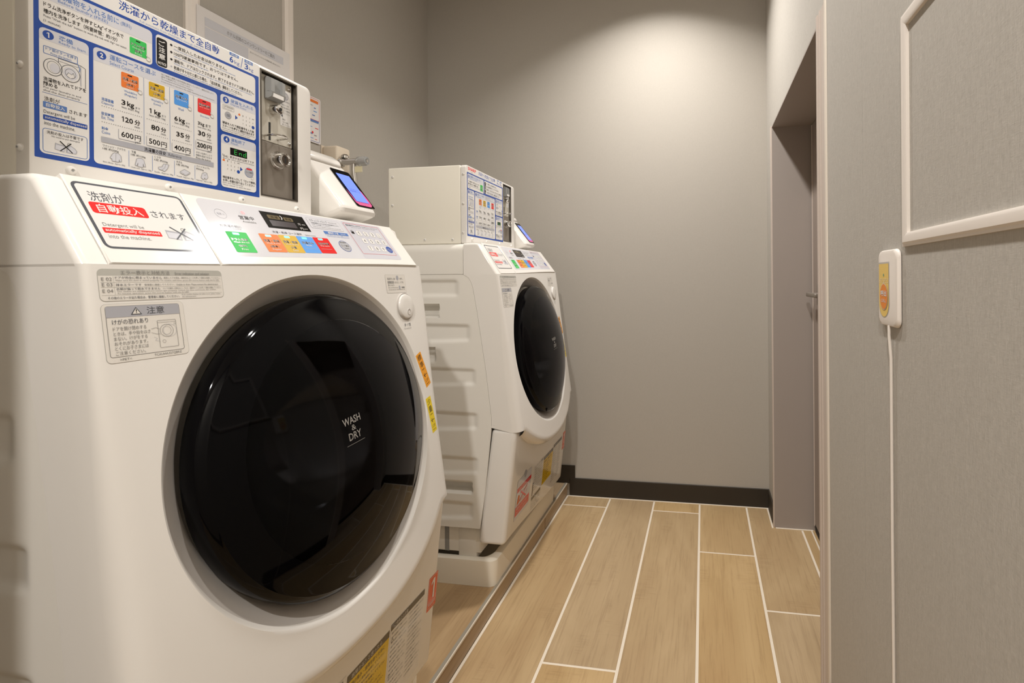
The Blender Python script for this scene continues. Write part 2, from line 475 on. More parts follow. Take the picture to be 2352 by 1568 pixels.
# black vinyl skirting
b = MB()
b.box(PLX + 0.012, XR, YB - 0.006, YB, 0.002, 0.082, M_BASE, 0.0015, 1)
b.box(PLX - 0.02, PLX + 0.012, YB - 0.006, YB, PLZ, 0.1395, M_BASE)
b.box(PLX + 0.012, -0.594, YB - 0.006, YB, 0.081, 0.1395, M_BASE)
b.box(XL + 0.002, PLX - 0.02, YB - 0.006, YB, PLZ, 0.1395, M_BASE)
struct(b.build('baseboard_back'))
b = MB(); b.box(XL, XL + 0.006, YN, YB - 0.007, PLZ, 0.1395, M_BASE, 0.0015, 1); struct(b.build('baseboard_left'))
b = MB()
b.box(XR - 0.006, XR, DY1 + 0.03, YB - 0.007, 0.002, 0.082, M_BASE, 0.0015, 1)
b.box(XR - 0.006, XR, YE, 1.177, 0.002, 0.090, M_BASE, 0.0015, 1)
struct(b.build('baseboard_right'))
g = MB()
g.box(PLX + 0.002, XR - 0.001, YB - 0.0125, YB - 0.0063, -0.001, 0.0022, M_GROUT, 0.001, 1)
g.box(XR - 0.013, XR - 0.0063, DY1 - 0.01, YB - 0.0127, -0.001, 0.0022, M_GROUT, 0.001, 1)
g.box(XR + 0.002, DX - 0.002, DY1 - 0.011, DY1 - 0.0045, -0.001, 0.0022, M_GROUT, 0.001, 1)
g.box(DX - 0.012, DX - 0.006, DY0 + 0.02, DY1 - 0.0115, -0.001, 0.0022, M_GROUT, 0.001, 1)
g.box(PLX, PLX + 0.008, YN, YB - 0.013, -0.001, 0.0022, M_GROUT, 0.001, 1)
struct(g.build('trim_2'))

# door recess: jamb linings, casings and the door itself
j = MB()
j.box(XR - 0.001, DX + 0.03, DY1 - 0.004, DY1, 0, DZ, M_JAMB)
j.box(XR - 0.001, DX + 0.03, DY0, DY1 - 0.004, DZ - 0.006, DZ, M_JAMB)
j.box(XR - 0.001, DX + 0.03, DY0, DY0 + 0.004, 0, DZ - 0.006, M_JAMB)
struct(j.build('trim_3'))
j = MB()
j.box(XR - 0.005, XR, DY1, DY1 + 0.022, 0.0, DZ, M_TRIM, 0.001, 1)
struct(j.build('trim_4'))
j = MB()
j.prism([(XR + 0.001, 1.262), (XR - 0.005, 1.262), (XR - 0.005, 1.250), (XR - 0.0025, 1.248), (XR - 0.0025, 1.236), (XR - 0.0045, 1.234),
         (XR - 0.0045, 1.228), (XR - 0.002, 1.226), (XR - 0.002, 1.192), (XR + 0.001, 1.192)], 0, 1.627, M_TRIM, 'Z')
j.prism([(XR + 0.001, 1.1915), (XR - 0.003, 1.1915), (XR - 0.0045, 1.187), (XR - 0.0035, 1.180), (XR + 0.001, 1.178)], 0, 1.642, M_TRIML, 'Z')
struct(j.build('trim_5'))
d = MB()
d.box(DX, DX + 0.035, DY0 + 0.005, DY1 - 0.012, 0.035, DZ - 0.008, M_DOORP, 0.002, 1)
d.box(DX + 0.004, DX + 0.03, DY0 + 0.005, DY1 - 0.012, 0.0, 0.034, M_DARK)
d.box(DX - 0.0025, DX, DY1 - 0.030, DY1 - 0.024, 0.03, DZ - 0.012, M_TRIM)
dor = struct(d.build('door_1'))
h = MB()
h.box(DX - 0.006, DX, 1.930, 1.962, 0.90, 0.98, M_STEEL, 0.002)
h.tube([(DX - 0.003, 1.946, 0.938), (DX - 0.030, 1.946, 0.938)], 0.008, M_STEEL)
h.box(DX - 0.038, DX - 0.024, 1.85, 2.000, 0.930, 0.946, M_STEEL, 0.004)
h.build('door_handle', dor, org=Vector((0, 0, 0)))

# ------------------------------------------------------------------ white wall frames with notices
def wall_frame(name, wall, y0, y1, z0, z1, wdt, prot, label):
    sgn = 1 if wall == 'left' else -1; xw = XL if wall == 'left' else XR
    o = thing(name, (xw, (y0 + y1) / 2, z0), label, 'frame', 'white wall frames for notices')
    prof = [(0, 0), (prot * 0.55, 0), (prot * 0.62, wdt * 0.16), (prot * 0.95, wdt * 0.3), (prot, wdt * 0.75), (prot * 0.7, wdt), (0, wdt)]
    crn = [(y0, z0), (y1, z0), (y1, z1), (y0, z1)]
    inn = [(1, 1), (-1, 1), (-1, -1), (1, -1)]
    for k, nm in enumerate(('bottom_rail', 'side_rail', 'top_rail', 'side_rail')):
        a, c = crn[k], crn[(k + 1) % 4]; ia, ic = inn[k], inn[(k + 1) % 4]
        r0 = [(xw + sgn * p, a[0] + ia[0] * q, a[1] + ia[1] * q) for p, q in prof]
        r1 = [(xw + sgn * p, c[0] + ic[0] * q, c[1] + ic[1] * q) for p, q in prof]
        mb = MB(); b = bmesh.new()
        A = [b.verts.new(p) for p in r0]; B = [b.verts.new(p) for p in r1]; n = len(A)
        for i in range(n): b.faces.new((A[i], A[(i + 1) % n], B[(i + 1) % n], B[i]))
        b.faces.new(A); b.faces.new(B[::-1]); bmesh.ops.recalc_face_normals(b, faces=b.faces[:])
        mb.merge(b, M_FRAME); mb.build(nm, o, smooth=25)
    return o
wall_frame('wall_frame', 'right', 0.315, 0.7475, 1.0428, 1.3615, 0.0185, 0.006, 'white wall frame above and right of the call button, empty inside')
wall_frame('wall_frame', 'left', 1.088, 1.432, 1.50, 1.98, 0.036, 0.014, 'white wall frame behind the nearer coin box holding a paper notice')

PN = ('white paper notice with grey heading bars fixed in the frame behind the nearer coin box', 'notice')
L = Label(lambda u, v, h: (XL + 0.0148 + h, 1.11 + u * 0.001, 1.45 + v * 0.001), 0.0003)
L.rect(0, 60, 298, 281, M_CARD, 0)
L.rect(22, 235, 273, 258, I_PALE, 1); L.text('ホテル近隣のコインランドリーのご案内', 84, 240, 240, 252, I_MGREY, 2)
L.rect(22, 190, 150, 232, I_PALE, 1); L.text('各コインランドリーについては直接お問い合わせください', 156, 222, 262, 227, I_MGREY, 2)
tag(L.build('paper_notice', None), *PN)

PC = ('white payment notice with orange and blue border on the wall beside the nearer coin box', 'notice')
L = Label(lambda u, v, h: (XL + 0.004 + h, 1.440 + u * 0.001, 1.478 + v * 0.001), 0.0003)
L.rect(0, 0, 110, 156, M_CARD, 0, 6)
L.frame(4, 78, 105, 152, 1.2, I_NUM, 1, 5); L.frame(4, 4, 105, 78, 1.2, I_BLUE, 1, 5)
L.rect(8, 137, 99, 146, I_ORANGE, 2); L.rect(10, 70, 100, 77, I_LBLUE, 2)
rr = random.Random(3)
for k, (a, b) in enumerate([(8, 126), (35, 126), (62, 126), (80, 118), (10, 110), (40, 108), (78, 107), (8, 96), (40, 95), (72, 92), (10, 58), (45, 58), (62, 52), (84, 50), (20, 40), (60, 28), (80, 24), (15, 20), (62, 14), (84, 12)]):
    cc = [I_SKY, I_RED, I_MGREY, I_LBLUE, I_MGREY, I_ORANGE][k % 6]
    L.rect(a, b, a + rr.uniform(8, 16), b + rr.uniform(1.2, 3.6), cc, 2, 0.5)
L.circ(73, 34, 4, I_RED, 3)
tag(L.build('payment_notice', None), *PC)
# ------------------------------------------------------------------ washing machine (built at the nearer place)
MY0, MY1, MYC = 0.41, 1.025, 0.7175
STEP_Y = 1.033                       # distance to the farther machine
WM = thing('washing_machine', (-0.92, MYC, 0.074),
           'nearer white washer dryer with black round door and lit cyan lamps above its buttons',
           'washing machine', 'white coin-operated washer dryers on the platform')

def sm(t):
    t = max(0.0, min(1.0, t)); return t * t * (3 - 2 * t)
def interp(tab, x):
    if x <= tab[0][0]: return tab[0][1]
    for (a, fa), (b, fb) in zip(tab, tab[1:]):
        if x <= b: return fa + (fb - fa) * (x - a) / (b - a)
    return tab[-1][1]
def front_x(y, z):
    t = (y - MYC) / 0.3075
    return -0.62 + (1.02 - z) * 0.134 + 0.014 * sm((1.02 - z) / 0.4) * (1 - min(1, abs(t)) ** 3.5)
def corner_r(z): return 0.008 + 0.022 * sm((1.0 - z) / 0.35)
SEAM = [(0.19, -0.690), (0.234, -0.684), (0.343, -0.667), (0.547, -0.644), (0.582, -0.644), (0.725, -0.661), (0.904, -0.688),
        (0.975, -0.7005), (0.994, -0.706), (1.008, -0.714), (1.0165, -0.724), (1.0200, -0.735)]
def seam_x(z): return interp(SEAM, z)
def z_low(y): return 0.428 + 0.115 * min(1, abs(y - MYC) / 0.3) ** 2.3
def z_top(y): return 1.0204 + 0.013 * sm((y - MY0) / 0.6)

# rear cabinet
c = MB()
c.prism([(-1.24, 0.232), (-0.76, 0.232), (-0.76, 1.021), (-0.7335, 1.021), (-0.7335, 1.116), (-1.24, 1.116)], MY0 + 0.045, MY1 - 0.001, M_SIDE, 'Y', 0.0)
b = MB()
cb = bmesh.new(); bmesh.ops.create_cube(cb, size=1)
for v in cb.verts: v.co = Vector((-0.9868 + v.co.x * 0.5066, (MY0 + MY1) / 2 + v.co.y * (MY1 - MY0), 1.0685 + v.co.z * 0.095))
ed = [e for e in cb.edges if all(v.co.z > 1.1 for v in e.verts) and abs(e.verts[0].co.y - e.verts[1].co.y) < 1e-6]
bmesh.ops.bevel(cb, geom=ed, offset=0.026, segments=6, profile=0.5, affect='EDGES')
b.merge(cb, M_SIDE)
for v in c.bm.verts:
    if v.co.z > 1.0: v.co.z = 1.021
me_t = bpy.data.meshes.new('t'); b.bm.to_mesh(me_t); c.bm.from_mesh(me_t); bpy.data.meshes.remove(me_t); b.bm.free()
cabinet = c.build('cabinet', WM)

# pressed side panel with ribs and hand holds (a height field pushed into the side)
def inlay(x, z, x0, x1, z0, z1, e):
    return sm((x - x0) / e + 0.5) * sm((x1 - x) / e + 0.5) * sm((z - z0) / e + 0.5) * sm((z1 - z) / e + 0.5)
RIBS = [(-0.745, 0.955, 1.000, 0.0), (-0.707, 0.817, 0.861, 0.05), (-0.690, 0.682, 0.724, 0.05), (-0.684, 0.545, 0.588, 0.06),
        (-0.684, 0.409, 0.450, 0.06), (-0.700, 0.268, 0.311, 0.06)]
def side_depth(x, z):
    d = 0.0
    for xe, z0, z1, tap in RIBS:
        far = max(0, -x + xe) * tap
        d = max(d, 0.0055 * sm((xe - x) / 0.022) * sm((z - (z0 - far * 0.9)) / 0.012 + 0.5) * sm(((z1 + far * 0.3) - z) / 0.009 + 0.5))
    for x0, x1, z0, z1, dep in ((-1.02, -0.818, 0.888, 0.925, 0.034), (-0.93, -0.831, 0.750, 0.791, 0.016), (-0.92, -0.711, 0.345, 0.374, 0.034)):
        big = 0.014
        if dep > 0.02: d = max(d - 0.006 * inlay(x, z, x0 - big, x1 + big, z0 - big, z1 + big, 0.008), -0.003)
        d = max(d, dep * inlay(x, z, x0, x1, z0, z1, 0.006) * (1.0 if dep > 0.02 else 0.6 + 0.4 * sm((z - z0) / 0.03)))
    return d
rows = []
zs = []
z = 0.236
while z < 1.0185:
    zs.append(z); z += 0.0045
zs.append(1.0203)
NX = 120
for z in zs:
    xe = seam_x(z) - 0.0012
    row = [(xe, MY0 + 0.006, z)]
    for k in range(NX + 1):
        x = xe + (-1.236 - xe) * (k / NX) ** 1.25
        row.append((x, MY0 + 0.0010 + side_depth(x, z), z))
    rows.append(row)
rows.insert(0, [(x, MY0 + 0.006, z) for x, y, z in rows[0]])
rows.append([(x, MY0 + 0.006, z) for x, y, z in rows[-1]])
s = MB(); s.grid(rows, M_SIDE, flip=False); s.build('side_panel', WM, smooth=50)

# front shell with the recess for the door, wrapping round to the seams
DC = Vector((-0.571, 0.711, 0.757)); DA = 0.1541; DR = 0.2274
n_d = Vector((math.cos(DA), 0, math.sin(DA))); u_d = Vector((0, 1, 0)); w_d = n_d.cross(u_d)
DM = Matrix((( u_d.x, w_d.x, n_d.x, DC.x), (u_d.y, w_d.y, n_d.y, DC.y), (u_d.z, w_d.z, n_d.z, DC.z), (0, 0, 0, 1)))
out = []; sec = []
yl, yr = MY0, MY1
NS = 46
def side_pts(y, dirn):
    o = []
    for k in range(NS + 1):
        t = k / NS
        zz = (z_top(y) * (1 - t) + 0.536 * t) if dirn > 0 else (0.536 * (1 - t) + z_top(y) * t)
        o.append(zz)
    return o
for zz in side_pts(yl, 1): out.append((yl + corner_r(zz), zz)); sec.append('L')
NBt = 56
for k in range(1, NBt):
    yy = (yl + corner_r(0.536)) + (yr - yl - 2 * corner_r(0.536)) * k / NBt
    out.append((yy, z_low(yy) + 0.020)); sec.append('B')
for zz in side_pts(yr, -1): out.append((yr - corner_r(zz), zz)); sec.append('R')
NT = 40
for k in range(1, NT):
    yy = (yr - corner_r(1.02)) + (yl - yr + 2 * corner_r(1.02)) * k / NT
    out.append((yy, z_top(yy))); sec.append('T')
NO = len(out)
fr = [0.0, 0.05, 0.12, 0.22, 0.34, 0.5, 0.68, 0.85, 1.0]
ring_in = []; ring_lip = []; shell_rows = [[] for _ in fr]
for (y, z) in out:
    a = math.atan2(z - DC.z, y - DC.y)
    ca, sa = math.cos(a), math.sin(a)
    def rp(r, depth):
        yy, zz = DC.y + r * ca, DC.z + r * sa * math.cos(DA)
        return (front_x(yy, zz) - depth, yy, zz)
    ring_in.append((rp(0.222, 0.030), rp(0.2325, 0.0185), rp(0.2515, 0.0065), rp(0.2545, 0.0020), rp(0.2575, 0.0)))
    r0 = 0.2575; y0, z0 = DC.y + r0 * ca, DC.z + r0 * sa * math.cos(DA)
    for k, f in enumerate(fr):
        yy, zz = y0 + (y - y0) * f, z0 + (z - z0) * f
        shell_rows[k].append((front_x(yy, zz), yy, zz))
shell = MB(); bm = shell.bm; i_w = shell.mi(M_WHITE); i_r = shell.mi(M_RING)
def ringverts(pts): return [bm.verts.new(Vector(p)) for p in pts]
def band(A, B, mi, closed=True, rng=None):
    n = len(A)
    for k in (range(n if closed else n - 1) if rng is None else rng):
        f = bm.faces.new((A[k], A[(k + 1) % n], B[(k + 1) % n], B[k])); f.material_index = mi
R5 = [ringverts([p[j] for p in ring_in]) for j in range(5)]
for j in range(4): band(R5[j], R5[j + 1], i_r if j < 2 else i_w)
prev = R5[4]
for k in range(1, len(fr)):
    cur = ringverts(shell_rows[k]); band(prev, cur, i_w); prev = cur
idx = {s_: [k for k in range(NO) if sec[k] == s_] for s_ in 'LBRT'}
def skirt(ids, fn):
    cols_ = []
    for k in ids: cols_.append([prev[k]] + [bm.verts.new(Vector(p)) for p in fn(*out[k])])
    for A, B in zip(cols_, cols_[1:]):
        for i in range(len(A) - 1):
            f = bm.faces.new((A[i], A[i + 1], B[i + 1], B[i])); f.material_index = i_w
def wrap(y_side, sg):
    def fn(y, z):
        r = corner_r(z); x0 = front_x(y, z); o = []
        for k in range(1, 7):
            a = k * PI / 12
            o.append((x0 - r * (1 - math.cos(a)), y + sg * r * math.sin(a), z))
        xe = seam_x(min(z, 1.0195)) if z < 1.0195 else -0.7335
        xs = x0 - r
        zz = z if z > 0.55 else z + (0.549 - 0.536) * sm((0.58 - z) / 0.044)
        for t in (0.35, 0.7, 1.0):
            o.append((xs + (xe - xs) * t, y_side, z + (zz - z) * t))
        o.append((xe, y_side - sg * 0.006, zz))
        return o
    return fn
skirt(idx['L'], wrap(yl, -1)); skirt(idx['R'], wrap(yr, 1))
def chin(y, z):
    x = front_x(y, z); t = min(1, abs(y - MYC) / 0.28)
    return [(x - 0.002, y, z - 0.006), (x - 0.006, y, z - 0.012), (x - 0.012, y, z - 0.017), (x - 0.017, y, z - 0.020), (x - 0.040, y, z - 0.020)]
skirt([idx['L'][-1]] + idx['B'] + [idx['R'][0]], chin)
def topin(y, z):
    x = front_x(y, z); return [(x - 0.004, y, z + 0.0005), (x - 0.012, y, z - 0.002)]
skirt([idx['R'][-1]] + idx['T'] + [idx['L'][0]], topin)
bmesh.ops.recalc_face_normals(bm, faces=bm.faces[:])
front_shell = shell.build('front_shell', WM, smooth=32)

# shoulder around the control panel: sloping cheeks left and right, ledge on top
SL = 0.66
def pan_pt(q, s_, h=0.0):
    """point on the sloping control face: q mm along the machine, s_ mm up the slope, h metres off it"""
    k = math.hypot(SL, 1)
    base = Vector((-0.62, MY0 + q * 0.001, 1.02)) + Vector((-SL / k, 0, 1 / k)) * (s_ * 0.001)
    base += Vector((0, 0, 1)) * 0.013 * sm(q / 600) * (1 - min(1, max(0, s_) / 119.0))
    return base + Vector((1 / k, 0, SL / k)) * h
sh = MB()
def shoulder(q0, q1, side):
    pts_low = []; rows_ = []
    for s_ in (-0.5, 30, 60, 90, 108, 114, 117):
        p0, p1 = pan_pt(q0, s_), pan_pt(q1, s_)
        rows_.append((p0, p1))
    return rows_
k_ = math.hypot(SL, 1)
prof = [(-0.7322, 1.0178), (-0.6197, 1.0178), (-0.62 - 0.0915 * SL, 1.1115), (-0.687, 1.1155), (-0.694, 1.1165), (-0.7322, 1.1165)]
def bevel_cheek(y0, y1, outer):
    b = bmesh.new()
    lo = [b.verts.new((x, y0, z)) for x, z in prof]; hi = [b.verts.new((x, y1, z)) for x, z in prof]; n = len(prof)
    b.faces.new(lo); b.faces.new(hi[::-1])
    for i in range(n): b.faces.new((lo[i], hi[i], hi[(i + 1) % n], lo[(i + 1) % n]))
    bmesh.ops.recalc_face_normals(b, faces=b.faces[:])
    ed = [e for e in b.edges if all(abs(v.co.y - outer) < 1e-6 for v in e.verts) and not all(v.co.z < 1.02 for v in e.verts) and not all(v.co.x < -0.732 for v in e.verts)]
    bmesh.ops.bevel(b, geom=ed, offset=0.008, segments=5, profile=0.5, affect='EDGES')
    if outer > MYC:
        for v in b.verts:
            if v.co.z < 1.03 and v.co.x > -0.65: v.co.z += 0.012
    sh.merge(b, M_WHITE)
bevel_cheek(MY0, MY0 + 0.0225, MY0)
bevel_cheek(MY0 + 0.596, MY1, MY1)
sh.prism([(-0.7322, 1.03), (-0.66, 1.03), (-0.62 - 0.0915 * SL, 1.1105), (-0.687, 1.1155), (-0.694, 1.1165), (-0.7322, 1.1165)], MY0 + 0.0225, MY0 + 0.596, M_WHITE, 'Y')
for v in sh.bm.verts:
    if 1.029 < v.co.z < 1.0305 and v.co.x > -0.67: v.co.x = -0.655
shl = sh.build('shoulder', WM, smooth=30)

def slab(name, q0, q1, s0, s1, m, h=0.0016, parent=WM):
    mb = MB(); b = bmesh.new(); nq = 48
    top = []; rr_ = []
    for s_, hh in ((s0, -0.006), (s0, h - 0.0012), (s0 + 1.2, h), (s0 + 30, h), (s0 + 60, h), (s1 - 1.2, h), (s1, h - 0.0012), (s1, -0.006)):
        row = [pan_pt(q0, s_, -0.006), pan_pt(q0, s_, min(hh, h - 0.0012)), pan_pt(q0 + 1.2, s_, hh)]
        row += [pan_pt(q0 + 1.2 + (q1 - q0 - 2.4) * k / nq, s_, hh) for k in range(1, nq)]
        row += [pan_pt(q1 - 1.2, s_, hh), pan_pt(q1, s_, min(hh, h - 0.0012)), pan_pt(q1, s_, -0.006)]
        rr_.append(row)
    mb.grid(rr_, m)
    bmesh.ops.recalc_face_normals(mb.bm, faces=mb.bm.faces[:])
    return mb.build(name, parent, smooth=40)
drawer = slab('detergent_drawer', 23.2, 146.4, 0.8, 118.5, M_WHITE)
drawer['label'] = 'drawer front with the framed automatic detergent notice'
panel = slab('control_panel', 148.0, 595.5, 0.8, 118.5, M_WHITE)
PH = 0.0016
def psurf(u, v, h): return pan_pt(u, v, PH + h)

L = Label(psurf, 0.00008)
L.rect(27, 20, 143.5, 110, I_DGREY, 0, 7); L.rect(30, 22.8, 140.5, 107.2, I_WHITE, 1, 4.5)
L.text('洗剤が', 38, 84.5, 72, 98, I_DGREY)
L.rect(34, 67.5, 90, 83, I_RED, 2, 3); L.text('自動投入', 40, 69.3, 85, 81, I_WHITE, 3, 0.008); L.text('されます', 94, 70, 134, 80, I_DGREY)
L.text('Detergent will be', 36.5, 49, 77, 55, I_MGREY)
L.rect(34, 41, 93, 48.3, I_RED, 2, 1.2); L.text('automatically dispensed', 36, 42.2, 91, 47.4, I_WHITE, 3, 0.01)
L.text('into the machine.', 36, 34, 78, 39.3, I_MGREY)
def bottle_art(L, x0, y0, x1, y1, lay=2, cross=I_DGREY, w=1.6):
    W, H = x1 - x0, y1 - y0
    P = lambda a, b: (x0 + a * W, y0 + b * H)
    L.poly([P(0, .12), P(.42, .0), P(.46, .62), P(.02, .74)], I_GREY, lay); L.poly([P(.02, .16), P(.40, .05), P(.43, .5), P(.04, .6)], I_PALE, lay + 1)
    L.poly([P(.5, .0), P(.95, .02), P(1, .3), P(.9, .55), P(.72, .75), P(.58, .8), P(.5, .5)], I_GREY, lay)
    L.poly([P(.55, .05), P(.92, .07), P(.95, .3), P(.86, .5), P(.7, .68), P(.6, .5)], I_PALE, lay + 1)
    L.ring(x0 + .62 * W, y0 + .85 * H, .07 * W, .02 * W, I_MGREY, lay + 1, 12)
    L.line([P(.22, 1.0), P(.78, .05)], w, cross, lay + 2); L.line([P(.24, .05), P(.72, .95)], w, cross, lay + 2)
bottle_art(L, 99, 37, 136, 57)
nd = L.build('detergent_notice', drawer, cut=13)

L = Label(psurf, 0.00008)
L.rect(164, 15, 556, 114.5, I_OVER, 0, 9)
L.rect(438, 16, 552, 112, I_VIOLET, 1, 4)
L.ring(190, 90, 8.5, 0.5, I_GREY, 2); L.text('電源 入', 184.5, 88, 195.5, 91.5, I_GREY)
L.circ(228, 97.5, 5.2, I_PALE, 2); L.circ(228, 97.5, 3.2, I_LEDRED, 3)
L.text('営業中', 217, 84, 241, 91.5, I_BLACK); L.text('Available', 218.5, 78.5, 241, 82, I_MGREY)
L.text('お洗濯の前に', 178, 66, 210, 70.5, I_DGREY); L.text('Before laundry', 181, 62.2, 208, 65.4, I_MGREY)
L.rect(259.5, 73.5, 344, 107, I_DISP, 2)
L.rect(269, 78, 318, 90, I_DISPW, 3)
L.rect(270, 93, 293, 101, I_DISPT, 3, 2); L.rect(300, 92, 318, 100, I_DISPT, 3, 2); L.text('洗濯', 275, 94.5, 289, 99.5, I_BLACK, 4); L.text('乾燥', 303, 93.5, 315, 98.5, I_BLACK, 4)
L.line([(295, 102), (297.5, 98), (295, 93.5)], 1.4, I_WHITE, 4)
L.text('分', 324, 86, 330, 91, I_WHITE); L.text('min', 332, 87, 339, 89.5, I_WHITE); L.text('円', 324, 76, 330, 81, I_WHITE); L.text('yen', 332, 77, 339, 79.5, I_WHITE)
L.text('洗濯・乾燥 コース選択', 261, 63, 318, 67.5, I_DGREY); L.text('Select course', 325, 63, 347, 66, I_MGREY)
L.rect(351, 83.5, 430, 108, I_GREY, 2, 3); L.rect(351.6, 84.1, 429.4, 107.4, I_OVER, 3, 2.6)
L.text('セキュリティロック', 357, 99, 398, 105.5, I_DGREY, 4); L.text('Security lock', 401, 100, 422, 104, I_MGREY, 4)
L.text('衣類盗難防止のため4桁の暗証番号を入力し', 357, 94.5, 424, 98, I_DGREY, 4); L.text('スタートを押してください。', 357, 90.2, 400, 93.6, I_DGREY, 4); L.text('Please set any 4-digit PIN to prevent theft, and press start.', 357, 86, 424, 88.8, I_MGREY, 4)
L.rect(374, 72.3, 434, 79.3, I_LBLUE, 2, 0.8); L.text('運転終了後', 383, 73.4, 409, 78.2, I_WHITE, 3, 0.015); L.text('Unlock', 414, 74.5, 427, 77.2, I_WHITE)
L.text('ドア横の番号を入力してロック解除してください', 374, 68.8, 433, 71.4, I_LBLUE); L.text('Press this button before opening the door', 376, 65.4, 432, 67.9, I_LBLUE)
L.frame(442, 28, 546, 109, 0.6, I_RED, 3, 2)
L.text('暗証番号を入力する', 447, 101.5, 489, 106, I_DGREY); L.text('4桁の番号を入力してください Please enter', 492, 102.5, 541, 105.5, I_MGREY); L.text('Enter 4-digit PIN and press start', 492, 98.5, 530, 101, I_MGREY); L.text('and press start', 459, 97.5, 487, 100, I_GREY)
L.poly([(449.5, 81), (457, 81), (457, 87), (449.5, 87)], I_BLACK, 3); L.ring(453.2, 87.5, 3.0, 0.9, I_BLACK, 3, 16)
L.build('overlay', panel, cut=13)

def button(name, q0, q1, s0, s1, m, texts, led=True, lab=None):
    L = Label(psurf, 0.00008, 4)
    L.rect(q0, s0, q1, s1, m, 0, 1.8)
    if led: L.rect((q0 + q1) / 2 - 6.5, s1 - 5.5, (q0 + q1) / 2 + 3.5, s1 - 1.6, I_LEDCY, 1, 0.8)
    if len(texts) < 3: L.line([(q0 + 4, s0 + 9.5), (q1 - 6, s0 + 9.5)], 0.6, I_GREY, 1)
    for t, a, b_, c_, d_, mm, bo in texts:
        if mm is I_BLACK:
            L.text(t, q0 + a, s0 + b_, q0 + c_, s0 + d_, I_WHITE, 2, 0.035)
        L.text(t, q0 + a, s0 + b_, q0 + c_, s0 + d_, mm, 3, bo)
    o = L.build(name, panel, cut=17)
    if lab: o['label'] = lab
    return o
W_ = lambda t, a, b, c, d: (t, a, b, c, d, I_WHITE, 0.01)
K_ = lambda t, a, b, c, d: (t, a, b, c, d, I_BLACK, 0.0)
button('course_button', 180, 212.5, 22, 58.5, I_GREEN, [K_('ドラム洗浄', 3, 20.5, 28, 25), W_('Wash the tub', 4, 16.5, 28, 19.2), K_('(無料)', 8, 9, 21, 13.5), W_('Free', 10, 4, 20, 7)], lab='green tub wash button')
button('course_button', 232.5, 266.5, 24.5, 59.5, I_ORANGE, [K_('洗濯・乾燥', 2.5, 19, 30, 24.5), W_('Wash & Dry', 4, 15, 29, 18), K_('(標準)', 8.5, 8, 23, 13), W_('Regular', 9, 3, 25, 6.5)], lab='orange regular wash and dry button')
button('course_button', 267, 301.5, 24.5, 60, I_YELLOW, [K_('洗濯・乾燥', 3, 19, 30, 24.5), W_('Wash & Dry', 5, 15, 29, 18), K_('少量', 11, 8, 22, 13), W_('Less', 12, 3, 22, 6.5)], lab='yellow small load wash and dry button')
button('course_button', 302, 336.5, 25, 60.5, I_SKY, [K_('洗濯のみ', 5, 19, 29, 24.5), W_('Wash', 10, 14.5, 22, 18)], lab='blue wash only button')
button('course_button', 337, 372, 25.5, 61, I_RED, [K_('追加乾燥', 4, 19, 29, 24.5), W_('Dry more', 7, 14.5, 27, 18)], lab='red extra drying button')
L = Label(psurf, 0.00008, 4)
L.circ(405, 45, 13.5, I_BLUE, 0, 32); L.circ(405, 45, 12.7, I_SILVER, 1, 32)
L.rect(398, 52.6, 412, 55.2, I_DGREY, 2, 0.6); L.text('運転終了後', 399.5, 53, 410.5, 54.8, I_WHITE, 3); L.text('ロック解除', 395.5, 43.5, 414.5, 48, I_WHITE, 2, 0.05); L.text('ロック解除', 395.5, 43.5, 414.5, 48, I_BLACK, 3)
L.text('Unlock', 400, 38, 411, 40.8, I_DGREY, 3)
L.build('unlock_button', panel)
rowk = [((463.5, 77), '123C'), ((465.5, 57), '4560'), ((467.5, 37), '789S')]
for (a, b_), ks in rowk:
    for i, kx in enumerate(ks):
        x = a + i * 19.8
        L = Label(psurf, 0.00008, 4)
        if kx == 'S':
            L.circ(x + 6.5, b_ + 6.8, 9.2, I_BLUE, 0); L.text('スタート', x - 0.5, b_ + 6.5, x + 13.5, b_ + 9.8, I_WHITE, 1); L.text('Start', x + 2, b_ + 2.5, x + 12, b_ + 5.2, I_WHITE, 1)
            L.build('start_key', panel)['label'] = 'round blue start key'
        else:
            L.rect(x, b_, x + 14.2, b_ + 14, I_GREY, 0, 3); L.rect(x + 0.5, b_ + 0.5, x + 13.7, b_ + 13.5, I_WHITE, 1, 2.6)
            if kx == 'C': L.text('クリア', x + 2.5, b_ + 7, x + 11.7, b_ + 10.5, I_DGREY, 2); L.text('Clear', x + 3.2, b_ + 2.8, x + 11, b_ + 5.2, I_DGREY, 2)
            elif kx == '1': L.one(x + 5.2, b_ + 2.8, x + 8.4, b_ + 11.2, I_DGREY, 2)
            else: L.text(kx, x + 4.8 + (2 if kx == '1' else 0), b_ + 2.8, x + 9.6 + (-0.4 if kx == '1' else 0), b_ + 11.2, I_DGREY, 2)
            L.build('number_key', panel)

